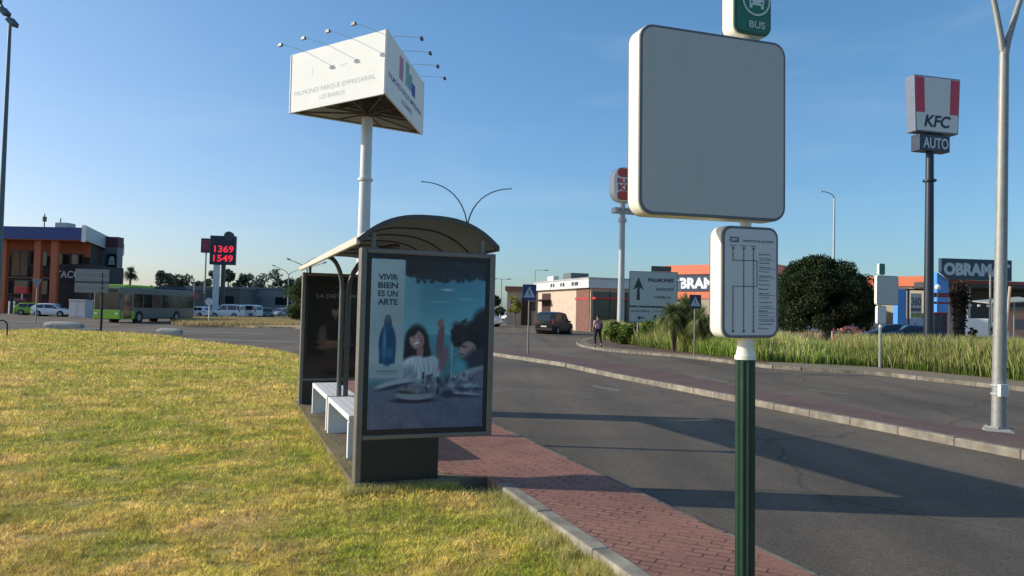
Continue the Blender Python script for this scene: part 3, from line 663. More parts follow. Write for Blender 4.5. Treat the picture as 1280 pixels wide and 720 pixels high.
cv.ell(.80, .80, .16, .013, (150, 162, 176), .3, .05); cv.ell(.80, .812, .15, .010, (46, 52, 70), .5, .05); cv.ell(.86, .765, .12, .012, (36, 46, 64), .4, .08); cv.ell(.83, .75, .12, .012, (150, 165, 180), .4, .05)
cv.rect(.585, .70, .603, .80, (24, 30, 44), .01); cv.rect(.455, .665, .47, .735, (26, 32, 46), .01); cv.rect(.50, .70, .52, .78, (160, 176, 190), .02, .5)
cv.ell(.68, .80, .06, .022, (44, 48, 60), .3)
cv.speck(.28, .68, .95, .78, 70, .022, [(60, 72, 90), (150, 164, 178), (96, 108, 126), (40, 46, 60)], .45)
# pale band with a blue bottle
cv.rect(-.1, .0, .285, .70, (158, 178, 182), .012, .97); cv.rect(-.1, .62, .285, .72, (130, 150, 162), .03, .6)
cv.ell(.15, .505, .072, .125, (18, 66, 108), .10); cv.rect(.083, .46, .217, .615, (16, 64, 106), .012); cv.ell(.15, .38, .032, .05, (22, 74, 116), .15)
cv.rect(.130, .335, .170, .375, (96, 92, 100), .01); cv.ell(.125, .50, .014, .09, (70, 130, 170), .5); cv.rect(.098, .52, .20, .58, (30, 100, 146), .02, .8)
cv.rect(.06, .655, .24, .667, (90, 110, 120), .01, .7); cv.rect(.07, .673, .23, .680, (90, 110, 120), .01, .5)
cv.a = cv.a*.86+cv.a.mean(axis=2, keepdims=True)*.10+.035
for k_ in range(30): cv.ell(random.random(), random.random(), .25, .12, random.choice([(30, 50, 70), (110, 130, 150)]), .9, random.uniform(-.6, .6), .05)
po = cv.mesh("poster", .095, 1.29, .50, 2.195, -.0735, POSTER, T, 1.28); po['label'] = "poster of people laughing over a seaside lunch beside a blue bottle"
q = flatmb(); dk = (.02, .05, .10)
for i, s_ in enumerate(("VIVIR", "BIEN", "ES UN", "ARTE")): text(q, s_, .165, .365, 1.985-i*.083, 2.045-i*.083, -.0750, dk, .03)
q.build("lettering", PRINT, po)
cv = Canvas(100, 140, (26, 22, 20)); cv.grad(0, 1, (30, 24, 20), (18, 15, 14))
cv.ell(.40, .33, .055, .065, (120, 92, 74), .2); cv.ell(.40, .285, .06, .035, (22, 16, 14), .25); cv.rect(.385, .38, .425, .43, (96, 72, 58), .02)
cv.ell(.39, .62, .24, .18, (52, 44, 38), .15); cv.ell(.39, .56, .12, .13, (24, 20, 18), .2); cv.ell(.40, .67, .25, .028, (108, 82, 66), .3, .08); cv.ell(.36, .70, .22, .025, (92, 70, 56), .3, -.1)
cv.ell(.22, .60, .055, .11, (78, 68, 60), .3); cv.ell(.58, .60, .055, .11, (58, 50, 44), .3)
cv.ell(.45, .88, .4, .09, (58, 46, 38), .5); cv.rect(.7, .15, 1.0, .6, (40, 30, 26), .1, .6); cv.ell(.84, .66, .05, .06, (130, 120, 112), .5, 0, .5); cv.rect(.78, .78, 1, .98, (60, 96, 110), .08, .6)
po2 = cv.mesh("poster", .095, 1.29, .50, 2.195, 6.1-.0735, POSTER, T, 1.28); po2['label'] = "dark brown poster of a man with folded arms"
q = flatmb(); text(q, "LA DIETA", .24, .72, 1.86, 1.93, 6.1-.075, (.22, .2, .18), .01); text(q, "EMPIEZA AQUI", .8, 1.24, 1.86, 1.93, 6.1-.075, (.22, .2, .18), .01)
text(q, "ahora", .55, .72, 2.04, 2.06, 6.1-.075, (.2, .18, .16), .0)
q.build("lettering", PRINT, po2)
# rear printed sides
for yy, nm in ((.0735, "blank_poster_back"), (6.1735, "blank_poster_back")):
    q = flatmb(); q.add([(1.29, yy, .5), (.095, yy, .5), (.095, yy, 2.195), (1.29, yy, 2.195)], [(0, 1, 2, 3)], (.2, .22, .25)); q.build(nm, POSTER, T)
# arched roof
X0, X1, ZE, RISE = -.03, 1.43, 2.365, .275
ch = (X1-X0)/2; RR = (ch*ch+RISE*RISE)/(2*RISE); xc = (X0+X1)/2; zc = ZE+RISE-RR; am = math.asin(ch/RR)
def arc(t, off=0):
    s_ = -math.cos(t*PI); k = 2.7; z_ = ZE+RISE*(1-abs(s_)**k); sl = -RISE*k*abs(s_)**(k-1)*(1 if s_ > 0 else -1)/ch
    L_ = math.hypot(1, sl); return (xc+ch*s_-sl/L_*off, z_+off/L_)
def arch(mb, y0, y1, o0, o1, n=26, t0=0, t1=1):
    pts = [arc(t0+(t1-t0)*i/n, o1) for i in range(n+1)]+[arc(t0+(t1-t0)*i/n, o0) for i in range(n, -1, -1)]
    m_ = len(pts); vs = [(x_, y0, z_) for x_, z_ in pts]+[(x_, y1, z_) for x_, z_ in pts]
    fs = []
    for i in range(n): j = m_-1-i; fs += [(i, i+1, j-1, j), (i+m_, j+m_, j-1+m_, i+1+m_)]
    fs += [(i, i+m_, (i+1) % m_+m_, (i+1) % m_) for i in range(m_)]
    mb.add(vs, fs)
q = MB(); arch(q, -.04, 6.2, 0, .018); roof = q.build("roof", mat("roof_sheet", (.60, .54, .44), .55, var=.1, scale=2), T, True)
q = MB(); arch(q, -.03, 6.19, -.012, -.002); q.build("underside_sheet", mat("shaded_underside", (.17, .20, .25), .7), T, True)  # sheet added below the roof, coloured dark for its shaded underside
q = MB()
for yy in (-.045, 6.165): arch(q, yy, yy+.04, -.022, .028)
q.b2(X1-.012, X1+.02, -.04, 6.2, ZE-.03, ZE+.015)
q.build("edge_trim", DGREY, roof); q = MB(); q.b2(X0-.03, X0+.012, -.04, 6.2, ZE-.035, ZE+.035); q.build("flank_strip", mat("roof_sheet", (.60, .54, .44)), roof, bevel=.01)  # pale strip added to thicken the roof's sunlit left flank
q = MB()
for i in range(1, 7): arch(q, i*.88-.015, i*.88+.015, -.028, -.001)
q.build("rib", DGREY, roof)
for yy in (0, 6.1):
    for xx in (.12, 1.27):
        q = MB(); q.b2(xx-.02, xx+.02, yy-.02, yy+.02, 2.30, 2.46 if xx < 1 else 2.44); q.build("stub_post", BRONZE, T, bevel=.004)
for k_, (px, oy) in enumerate(((.255, -.0), (.345, .0))):
    q = MB(); q.tube([(px, 3.05, -.02), (px, 3.05, 1.96)], .034, 14)
    for side, tx, ty in ((-1, .02, -.12), (-1, .07, .30), (1, 1.0, -.2), (1, 1.15, .35)):
        if (k_ == 0) != (side == -1): continue
        ex = tx; x_, z_ = arc(math.acos(-(ex-xc)/ch)/PI); pts = []
        for i in range(9):
            t_ = i/8; pts.append((px+(ex-px)*(1-math.cos(t_*PI/2)), 3.05+ty*t_**1.2, 1.94+(z_-.03-1.94)*math.sin(t_*PI/2)))
        q.tube(pts, [.033-.009*i/8 for i in range(9)], 12)
    q.build("tree_post", mat("grey_steel_tube", (.11, .115, .115), .38, .5, .1) if k_ == 0 else DGREY, T, True)
q = MB(); q.b2(.20, .40, 2.95, 3.15, -.015, .008); q.build("post_base", DGREY, T)

# benches
def bench(lab, y0, y1):
    t = thing("concrete_bench", lab, "bench", (*sh(.31, (y0+y1)/2), 0), SHR, "benches under the bus shelter")
    L = (y1-y0)/2; q = MB(); q.b2(-.21, .21, -L, L, .405, .472); q.build("seat", BENCHW, t, bevel=.014, seg=3)
    for s_ in (-1, 1):
        q = MB(); q.b2(-.21, .21, s_*L-.075 if s_ > 0 else -L, L if s_ > 0 else -L+.075, -.03, .403); q.build("leg", BENCHW, t, bevel=.012, seg=2)
    q = MB()
    for xx in (-.1, .0, .1): q.b2(xx-.004, xx+.004, -L+.05, L-.05, .4722, .4732)
    q.build("groove_strip", LGREY, t)
    return t
bench("white concrete bench nearer the seaside lunch poster", 1.14, 2.985)
bench("white concrete bench nearer the dark portrait poster", 3.115, 4.96)

# ------------------------------------------------------------------ lamps and masts
def ypole(label, loc, H, r0, r1, arms, mt, group=None, tilt=None, rz=0, extra=None, name="street_lamp"):
    t = thing(name, label, "street lamp", loc, rz, group, tilt)
    q = MB(); q.tube([(0, 0, -.1), (0, 0, H*.5), (0, 0, H)], [r0, (r0+r1)/2, r1], 14); q.build("pole", mt, t, True)
    for pts, hl in arms:
        q = MB(); n_ = len(pts); q.tube([(x_, 0, H-.05+z_) for x_, z_ in pts], [r1*.78-(r1*.3)*i/(n_-1) for i in range(n_)], 10); a = q.build("arm", mt, t, True)
        if hl:
            (xa, za), (xb, zb) = pts[-2], pts[-1]; dx, dz = xb-xa, zb-za; L = math.hypot(dx, dz); dx /= L; dz /= L
            q = MB(); q.tube([(xb+dx*k_*hl, 0, H-.05+zb+dz*k_*hl) for k_ in (0, .15, .5, .9, 1)], [.04, .075, .09, .06, .02], 8); q.build("lamp_head", mt, a, True)
    q = MB(); q.box(0, 0, .012, r0*2.7, r0*2.7, .02)
    for sx in (-1, 1):
        for sy in (-1, 1): q.tube([(sx*r0*1.1, sy*r0*1.1, .02), (sx*r0*1.1, sy*r0*1.1, .045)], .012, 6)
    q.build("base_plate", mt, t)
    return t
def curve_arm(dx, dz, n=9, pw=1.0): return [(dx*(1-math.cos(i/n*PI/2))**pw if True else 0, dz*math.sin(i/n*PI/2)) for i in range(n+1)]
# the big pole on the central reservation
b = gz(1248, 535, 0); LP = (b[0], b[1], 0)
lamp = ypole("tall galvanised lamp post forking at its top, standing on the brick median", LP, 6.25, .107, .072,
      [([(-.03, 0), (-.06, .2), (-.11, .42), (-.18, .72), (-.32, 1.2), (-.62, 1.9), (-1.1, 2.45), (-1.8, 2.8)], .8), ([(.03, 0), (.07, .2), (.14, .42), (.23, .72), (.40, 1.2), (.75, 1.9), (1.25, 2.45), (1.95, 2.8)], .8)], GALV, None, (0, R(.75), 0), R(10))
q = MB(); q.b2(-.13, .02, -.175, -.105, .52, .72); o = q.build("service_box", mat("pale_plastic", (.62, .62, .58), .5), lamp, bevel=.006)
q = MB(); q.tube([(0, 0, .54), (0, 0, .57)], .122, 14); q.build("strap", LGREY, lamp, True); q = MB(); q.tube([(0, 0, .68), (0, 0, .71)], .12, 14); q.build("strap", LGREY, lamp, True)
# double lamp beyond the shelter
j = at(584, 286, 47.6); tl = at(527, 226, 47.6); tr_ = at(640, 235, 47.6); H = j.z
def arm_to(p, ctrl=.45):
    dx, dz = p.x-j.x, p.z-j.z; out = []
    for i in range(11):
        t_ = i/10; out.append((dx*(t_**1.75), dz*(1-(1-t_)**1.9)))
    return out
ypole("slender lamp post with two sweeping arms rising behind the shelter roof", (j.x, 47.6, -.12), H+.12, .12, .065, [(arm_to(tl), .01), (arm_to(tr_), .01)], mat("blue_grey_steel", (.09, .13, .16), .5, .3))
for o_ in list(bpy.data.objects):
    pass
# lamps far away
def far_lamp(label, px, ytop, d_, wl, wr, rise, group=None, mt=GALV):
    p = at(px, ytop, d_); return ypole(label, (p.x, d_, -.12), p.z+.12, .10, .06, [a_ for a_ in ((curve_arm(-wl, rise), .9) if wl else None, (curve_arm(wr, rise), .9) if wr else None) if a_], mt)
p = at(1043, 248, 50)
ypole("single arm street lamp behind the round dark tree", (p.x, 50, -.1), p.z+.1, .10, .055, [(curve_arm(-.85, .5), .12)], LGREY)
def v_lamp(label, px, ytop, d_, wl, wr, rl, rr2):
    p = at(px, ytop, d_); line = lambda w2, r2: [(0, 0), (w2*.12, r2*.35), (w2*.4, r2*.62), (w2, r2)]
    return ypole(label, (p.x, d_, -.12), p.z+.12, .10, .07, [(line(-wl, rl), .5), (line(wr, rr2), .5)], GALV)
v_lamp("thin twin arm lamp just left of the dark pine beside the shelter", 361, 344, 100, 1.85, 1.3, 1.2, .8)
v_lamp("twin arm lamp whose arm shows beside the shelter roof corner", 384, 338, 75, 1.7, 1.5, 1.05, .8)
far_lamp("distant lamp with short cross arm beyond the white van", 627, 349, 130, .8, .8, .1)
far_lamp("distant lamp with one short arm left of the burger restaurant", 669, 338, 125, 0, 1.4, .12)
far_lamp("thin pole lamp standing in front of the blue store letters", 1238, 344, 55, 0, 0, .1)
# tall floodlight mast on the left edge
p = at(12.5, 30, 26); t = thing("floodlight_mast", "tall slim mast with two tilted floodlights at the left edge of the lawn", "floodlight", (p.x, 26, -.1))
q = MB(); q.tube([(0, 0, -.1), (0, 0, p.z+.1)], [.11, .055], 12); q.build("pole", mat("blue_grey_steel", (.09, .13, .16)), t, True)
q = MB(); q.tube([(-.45, 0, p.z+.95), (.12, 0, p.z+.12)], .04, 8); q.build("crossbar", DGREY, t)
for (x_, z_) in ((-.17, .42), (.12, .05), (-.5, .88)):
    q = MB(); q.box(0, 0, 0, .36, .34, .16, taper=.8); o = q.build("floodlight", mat("blue_grey_steel", (.09, .13, .16)), t, bevel=.02); o.location = (x_, -.05, p.z+.1+z_); o.rotation_euler = (R(10), R(48), 0)
    q = MB(); q.box(0, 0, -.084, .28, .26, .01); q.build("lens", HEADL, o)

# ------------------------------------------------------------------ billboard on its column
dL = 60.0
PL, PF, PR = at(363.5, 68, dL), at(484.3, 36, dL*.896), at(530, 92, dL*1.106)
Zt = PF.z; Zb = at(484, 117, dL*.896).z; cen = (PL+PF+PR)/3
Hs = Zt-Zb; bcol = at(457.5, 200, 60)
t = thing("billboard", "three sided white billboard on a tall round white column with lamp arms", "billboard", (bcol.x, 60, -.12))
def loc(p, z): return Vector((p.x-bcol.x, p.y-60, z+.12))
q = MB(); q.tube([(0, 0, -.3), (0, 0, 6.5), (0, 0, 12.5), (0, 0, Zb+.3)], [.52, .50, .46, .44], 28)
for z_ in (6.5, 12.2): q.tube([(0, 0, z_-.1), (0, 0, z_+.1)], .60, 28)
q.build("column", mat("white_column_paint", (.66, .66, .64), .5, var=.08, scale=.8), t, True)
q = MB()
tri = [loc(PL, Zb), loc(PF, Zb), loc(PR, Zb)]; ctr = Vector((0, 0, Zb+.12)); cm = sum(tri, Vector())/3
for zz in (Zb+.25, Zb+1.2):
    for i in range(3):
        a = tri[i].copy(); b_ = tri[(i+1) % 3].copy(); a.z = b_.z = zz
        a = a.lerp(Vector((cm.x, cm.y, zz)), .03); b_ = b_.lerp(Vector((cm.x, cm.y, zz)), .03); q.tube([a, b_], .09, 6)
        for f_ in (0, .33, .66):
            m_ = a.lerp(b_, f_); q.tube([m_, Vector((0, 0, zz))], .07, 6)
            if f_: q.tube([Vector((m_.x, m_.y, Zb+.25)), Vector((m_.x, m_.y, Zt-.2))], .06, 6)
q.tube([(0, 0, Zb-.1), (0, 0, Zt-1)], .5, 20)
q.build("steel_frame", mat("rusty_steel_frame", (.16, .13, .11), .7, .2, .3), t)
q = MB(); pts_ = [loc(p, 0).lerp(Vector((cm.x, cm.y, 0)), .05) for p in (PL, PF, PR)]; q.slab_z([(p.x, p.y) for p in pts_], Zb+1.35, Zb+1.42); q.build("deck", mat("dull_deck", (.07, .065, .06), .8), t)
for i, (a0, b0, nm) in enumerate(((PL, PF, "left_face"), (PF, PR, "right_face"), (PR, PL, "back_face"))):
    a = loc(a0, Zb); b_ = loc(b0, Zb); dv = b_-a; L = dv.length; rz = math.atan2(dv.y, dv.x)
    f = MB(); f.b2(.0, L, .0, .16, 0, Hs); o = f.build("advert_face", mat("billboard_vinyl", (.86, .85, .80), .85, var=.03, scale=.6, spec=.1), t, bevel=.02); o.location = a; o.rotation_euler = (0, 0, rz)
    o['label'] = {"left_face": "sunlit face of the billboard with pale lettering", "right_face": "shaded face of the billboard with coloured towers", "back_face": "rear face of the billboard"}[nm]
    e = flatmb()
    if i == 0:
        tc = (.52, .52, .53)
        text(e, "PALMONES PARQUE EMPRESARIAL", L*.06, L*.90, Hs*.255, Hs*.345, -.006, tc, .0); text(e, "LOS BARRIOS", L*.34, L*.60, Hs*.13, Hs*.20, -.006, tc, .0)
        e.poly_y([(L*.25, Hs*.55), (L*.255, Hs*.55), (L*.262, Hs*.68), (L*.25, Hs*.68)], -.006, (.70, .70, .68)); e.poly_y([(L*.54, Hs*.60), (L*.62, Hs*.61), (L*.62, Hs*.625), (L*.54, Hs*.61)], -.006, (.64, .64, .63))
    if i == 1:
        for (x0, x1, z0, z1, c_) in ((.30, .40, .50, .88, (.52, .30, .40)), (.46, .56, .52, .93, (.30, .50, .46)), (.56, .64, .52, .80, (.22, .42, .40)), (.64, .74, .48, .70, (.12, .16, .45))):
            e.poly_y([(L*x0, Hs*z0), (L*x1, Hs*z0), (L*x1, Hs*z1), (L*x0, Hs*z1)], -.006, c_)
        tc = (.12, .13, .26)
        text(e, "PALMONES PARQUE EMPRESARIAL", L*.06, L*.95, Hs*.29, Hs*.40, -.006, tc, .01); text(e, "LOS BARRIOS", L*.38, L*.66, Hs*.13, Hs*.215, -.006, tc, .01)
    if i < 2: e.build("lettering", painted("billboard_print", .9, .04, 4, spec=.05), o)
    for k_ in range(4):
        x_ = L*(.06+.25*k_)+.9
        q = MB(); q.tube([(x_, .08, Hs-.05), (x_, -.2, Hs+.10), (x_, -2.15, Hs-.05)], [.022, .022, .018], 6)
        ar = q.build("lamp_arm", mat("pale_lamp_arm", (.42, .41, .38), .5), o)
        q = MB(); q.box(x_, -2.2, Hs-.12, .42, .22, .22, taper=.7); q.build("lamp", DGREY, ar)

# ------------------------------------------------------------------ roadside signs on poles
def zat(px, py, d_): return at(px, py, d_).z
# chicken restaurant mast sign
D = 40.0; s_ = D/F
b = at(1161.5, 300, D); t = thing("restaurant_mast_sign", "tall dark mast with red and white KFC sign above an AUTO plate", "sign", (b.x, D, -.1), R(14))
zt, zb_ = zat(1168, 98, D)+.1, zat(1168, 167.5, D)+.1
q = MB(); q.tube([(0, 0, 0), (0, 0, zb_-1.1), (0, 0, zb_+.3)], [.26, .20, .16], 18); q.tube([(0, 0, zb_-2.6), (0, 0, zb_-2.5)], .34, 18); q.build("mast", mat("navy_grey_steel", (.02, .028, .045), .4, .3), t, True)
hw = 1.36
def trap(k, y0, y1, mb, zz0, zz1, wt, wb, col=None): mb.slab_y([(-wb, zz0), (wb, zz0), (wt, zz1), (-wt, zz1)], y0, y1, col)
q = MB(); trap(0, -.33, .33, q, zb_, zt, 1.50, 1.38); q.v = [(x_+.16, y_, z_) for x_, y_, z_ in q.v]; bx = q.build("sign_box", mat("grey_blue_sign_edge", (.13, .16, .22), .5), t, bevel=.03)
q = flatmb(); Hk = zt-zb_
wc = (.60, .62, .62); yk = -.333
q.poly_y([(-1.31, zb_+.07), (1.31, zb_+.07), (1.45, zt-.07), (-1.45, zt-.07)], yk, wc)
rc = (.50, .025, .05)
for sx in (-1, 1):
    P_ = [(sx*1.36, zb_+.34*Hk), (sx*.80, zb_+.34*Hk), (sx*.86, zt-.10), (sx*1.43, zt-.10)]
    q.poly_y(P_ if sx < 0 else P_[::-1], yk-.004, rc)
text(q, "KFC", -.78, .82, zb_+.09*Hk, zb_+.31*Hk, yk-.006, (.015, .015, .03), .035, slant=.22)
q.v = [(x_+.16, y_, z_) for x_, y_, z_ in q.v]; q.build("sign_face", PRINT, bx)
q = MB(); q.b2(-.95, 1.02, -.3, .3, zb_-1.0, zb_-.12); bx = q.build("auto_plate", mat("navy_sign_box", (.02, .035, .06), .4), t, bevel=.02)
q = flatmb(); text(q, "AUTO", -.70, .92, zb_-.86, zb_-.27, -.304, (.55, .58, .6), .02); q.build("lettering", PRINT, bx)
# burger restaurant mast sign
D = 60.0; b = at(777, 330, D); t = thing("restaurant_mast_sign", "pale mast with rounded red and white burger sign above a small plate", "sign", (b.x, D, -.1), R(20))
z1 = zat(777, 210, D)+.1; z0 = zat(777, 253, D)+.1
q = MB(); q.tube([(0, 0, 0), (0, 0, z0)], [.30, .21], 16); q.tube([(0, 0, z0-1.6), (0, 0, z0-1.3)], .34, 16); q.build("mast", LGREY, t, True)
q = MB(); q.slab_y(rrect(.5, (z0+z1)/2, 3.1, z1-z0, .9, 8), -.45, .45); bx = q.build("sign_box", WHITE, t, True, bevel=.05)
q = flatmb(); zc_ = (z0+z1)/2; hh = z1-z0; y_ = -.456
q.add([(x_, y_, z_) for x_, z_ in rrect(.5, zc_+.33*hh, 2.5, .26*hh, .3, 6)], [tuple(range(28))], (.50, .05, .03))
q.add([(x_, y_, z_) for x_, z_ in rrect(.5, zc_-.33*hh, 2.5, .26*hh, .3, 6)], [tuple(range(28))], (.50, .05, .03))
text(q, "BURGER", -.78, 1.78, zc_+.02*hh, zc_+.17*hh, y_-.002, (.45, .03, .03), .05); text(q, "KING", -.7, 1.7, zc_-.19*hh, zc_-.0*hh, y_-.002, (.45, .03, .03), .05)
q.build("sign_face", PRINT, bx)
zp = zat(777, 263.5, D)+.1
q = MB(); q.b2(-.85, 1.9, -.35, .35, zp-.22, zp+.22); bx = q.build("plate", LGREY, t, bevel=.02)
q = flatmb(); text(q, "AUTOKING", -.6, 1.7, zp-.13, zp+.13, -.354, (.2, .05, .05), .02); q.build("lettering", PRINT, bx)

def crossing(label, px, ybase, ytop, size=.56, bc=(.02, .05, .14)):
    x_, y_ = gz(px, ybase, 0); t = thing("crossing_sign", label, "sign", (x_, y_, 0), R(6), "pedestrian crossing signs")
    zt_ = zat(px, ytop, y_); zb = zt_-size*1.16
    q = MB(); q.tube([(0, .03, -.1), (0, .03, zt_-.05)], .035, 10); q.build("pole", mat("weathered_pole", (.22, .20, .18), .6, .3), t, True)
    q = MB(); rbox(q, 0, (zt_+zb)/2, size, size*1.16, .03, -.012, .012); pl = q.build("plate", mat("sign_back_blue_%d" % int(bc[2]*100), bc, .4), t, True)
    q = flatmb(); zc = (zt_+zb)/2; wh = (.45, .50, .55); k_ = size/2
    q.poly_y([(-.84*k_, zc-.72*k_), (.84*k_, zc-.72*k_), (0, zc+.92*k_)], -.0135, wh)
    dk_ = (.02, .03, .07)
    q.disc_y(.02*k_, -.0145, zc+.38*k_, .085*k_, 10, dk_)
    q.poly_y([(-.05*k_, zc-.10*k_), (.10*k_, zc-.10*k_), (.08*k_, zc+.28*k_), (-.04*k_, zc+.28*k_)], -.0145, dk_)
    q.poly_y([(-.02*k_, zc-.10*k_), (-.28*k_, zc-.52*k_), (-.18*k_, zc-.52*k_), (.05*k_, zc-.12*k_)], -.0145, dk_)
    q.poly_y([(.02*k_, zc-.10*k_), (.18*k_, zc-.52*k_), (.28*k_, zc-.52*k_), (.10*k_, zc-.08*k_)], -.0145, dk_)
    q.poly_y([(-.05*k_, zc+.22*k_), (-.22*k_, zc+.0*k_), (-.16*k_, zc-.03*k_), (.0, zc+.14*k_)], -.0145, dk_)
    q.build("pictogram", PRINT, pl); return t
crossing("blue pedestrian crossing sign on the tip of the median near the parked black van", 660, 442.5, 355.5)
crossing("blue pedestrian crossing sign in front of the bushes left of the route map case", 868, 444, 368.5, .52, (.02, .03, .06))

# direction sign
D = 41.0; pa = at(786, 372, D); pb = at(847, 372, D); W_ = pb.x-pa.x; cx = (pa.x+pb.x)/2
zt_ = zat(816, 339.5, D); zm = zat(816, 383.5, D); zb = zat(816, 403.5, D)
t = thing("direction_sign", "grey road direction sign with an upward arrow and PALMONES among the bushes", "sign", (cx, D, -.05), R(2))
for sx in (-1, 1):
    q = MB(); q.tube([(sx*W_*.3, .08, -.1), (sx*W_*.3, .08, zt_-.1)], .05, 10); q.build("post", GALV, t, True)
q = MB(); q.b2(-W_*.05, W_*.36, -.02, .03, zt_+.06, zt_+.36); q.build("top_plate", mat("brown_plate", (.09, .075, .07), .5), t)
sg = mat("reflective_sign_grey", (.34, .38, .40), .45, var=.05); ed = (.03, .035, .04)
for (z0_, z1_, nm) in ((zm+.06, zt_+.05, "upper_panel"), (zb+.05, zm+.03, "lower_panel")):
    q = MB(); rbox(q, 0, (z0_+z1_)/2, W_, z1_-z0_, .04, -.02, .02); pn = q.build("panel", mat("sign_frame_dark", (.05, .055, .06), .5), t, True)
    f = flatmb(); f.add([(x_, -.0215, z_) for x_, z_ in rrect(0, (z0_+z1_)/2, W_-.07, z1_-z0_-.07, .03)], [tuple(range(28))], (.40, .46, .45))
    f2 = flatmb()
    if nm == "upper_panel":
        ax = -W_*.31; H_ = z1_-z0_; f2.poly_y([(ax-.10, z0_+.18*H_), (ax+.10, z0_+.18*H_), (ax+.06, z0_+.56*H_), (ax-.06, z0_+.56*H_)], -.023, ed)
        f2.poly_y([(ax-.30, z0_+.46*H_), (ax, z0_+.56*H_), (ax+.30, z0_+.46*H_), (ax, z0_+.84*H_)], -.023, ed)
        text(f, "PALMONES", -W_*.11, W_*.42, z0_+.70*H_, z0_+.81*H_, -.023, ed, .05); text(f, "GUADACORTE", .05*W_, W_*.42, z0_+.46*H_, z0_+.54*H_, -.023, ed, .04); text(f, "CORTIJILLOS", .02*W_, W_*.36, z0_+.22*H_, z0_+.30*H_, -.023, ed, .04)
    else:
        H_ = z1_-z0_; text(f, "ALGECIRAS", -W_*.46, -W_*.08, z0_+.66*H_, z0_+.80*H_, -.023, ed, .02); text(f, "LOS BARRIOS", .0, W_*.42, z0_+.70*H_, z0_+.80*H_, -.023, ed, .01)
        f2.poly_y([(-W_*.33, z0_+.3*H_), (-W_*.27, z0_+.16*H_), (-W_*.27, z0_+.26*H_), (-W_*.18, z0_+.26*H_), (-W_*.18, z0_+.34*H_), (-W_*.27, z0_+.34*H_), (-W_*.27, z0_+.44*H_)], -.023, ed)
        f2.poly_y([(0, z0_+.12*H_), (.1*W_, z0_+.12*H_), (.07*W_, z0_+.5*H_), (.03*W_, z0_+.5*H_)], -.023, ed); f2.poly_y([(.18*W_, z0_+.25*H_), (.34*W_, z0_+.25*H_), (.34*W_, z0_+.36*H_), (.18*W_, z0_+.36*H_)], -.023, ed)
    f.build("lettering", PRINT, pn); f2.build("arrow", PRINT, pn)

# two panel sign seen from behind, on the left
x_, y_ = gz(126, 413, -.06); D = y_; t = thing("direction_sign", "grey two panel road sign seen from behind on a black post", "sign", (x_, D, -.06), R(3))
q = MB(); q.tube([(0, 0, -.1), (0, 0, zat(126, 339, D))], .075, 10); q.build("post", BLACKM, t, True)
for (ya, yb) in ((336.5, 352), (353.5, 366)):
    q = MB(); q.b2(-1.62, .38, -.06, -.02, zat(114, yb, D)+.06, zat(114, ya, D)+.06); pn = q.build("panel", mat("sign_back_grey", (.20, .22, .24), .5, .2), t, bevel=.01)
    q = MB()
    for z_ in (.25, .75): zz = zat(114, yb, D)+.06+z_*(zat(114, ya, D)-zat(114, yb, D)); q.b2(-1.6, .36, -.075, -.0605, zz-.025, zz+.025)
    q.build("stiffening_rail", GALV, pn)
q = MB(); q.b2(-.9, .5, -.25, .25, -.08, -.005); tag(q.build("flat_stone", CONC), "x", "y").location = (x_-.9, y_+.4, 0)
bpy.data.objects["flat_stone"]['label'] = "small flat stone lying by the black sign post"; bpy.data.objects["flat_stone"]['category'] = "stone"
# give way sign from behind
x_, y_ = gz(44, 405, -.12); t = thing("give_way_sign", "triangular give way sign seen from behind on a thin grey pole", "sign", (x_, y_, -.12), 0)
zt_ = zat(46, 349, y_)+.12
q = MB(); q.tube([(0, .03, 0), (0, .03, zt_-.1)], .05, 8); q.build("pole", GALV, t, True)
q = MB(); q.slab_y([(0, zt_-.72), (.40, zt_), (-.40, zt_)], -.02, .02); q.build("plate", mat("sign_back_grey", (.26, .29, .32)), t, bevel=.01)
# round sign on island
x_, y_ = gz(260.5, 404, .02); t = thing("round_sign", "pale round road sign on a white pole on the dry grass island", "sign", (x_, y_, .02), 0)
zt_ = zat(260, 372.5, y_)
q = MB(); q.tube([(0, .03, 0), (0, .03, zt_-.1)], .05, 8); q.build("pole", WHITE, t, True)
q = MB(); q.tube([(0, -.02, zt_-.35), (0, .02, zt_-.35)], .34, 20); q.build("plate", mat("pale_plate", (.55, .58, .62), .5), t)
# fuel price totem
D = 114.0; b = at(275, 350, D); t = thing("fuel_price_totem", "tall fuel price display with red digits 1369 and 1549 on two posts", "sign", (b.x, D, -.12), R(8))
zt_ = zat(279, 295, D)+.12; zb = zat(279, 331, D)+.12; x0 = at(263.5, 312, D).x-b.x; x1 = at(294.5, 312, D).x-b.x
q = MB(); q.b2(-1.0, -.1, -.2, .2, 0, zb); q.build("white_post", WHITE, t, bevel=.02)
q = MB(); q.b2(.15, .75, -.2, .2, 0, zb); q.build("dark_post", DGREY, t, bevel=.02)
q = MB(); q.b2(x0, x1, -.35, .35, zb, zt_); bx = q.build("display_case", mat("navy_case", (.015, .028, .05), .4), t, bevel=.05)
q = MB(); q.tube([(x1-1.1, -.36, zt_+.0), (x1-1.1, .36, zt_+.0)], .72, 20); q.build("round_badge", mat("navy_badge", (.05, .05, .08), .4), t)
f = flatmb(); H_ = zt_-zb; text(f, "1369", x0+.65, x1-.3, zb+.42*H_, zb+.66*H_, -.356, (1, 1, 1), .02); text(f, "1549", x0+.55, x1-.35, zb+.10*H_, zb+.34*H_, -.356, (1, 1, 1), .02); f.build("digits", REDLED, bx)
D = 119.0; b = at(258, 307, D); t = thing("small_pole_sign", "small square red and dark sign just left of the fuel price display", "sign", (b.x, D, -.12), R(8))
zc_ = b.z+.12; q = MB(); q.tube([(0, 0, 0), (0, 0, zc_-1)], .12, 10); q.build("pole", GALV, t, True)
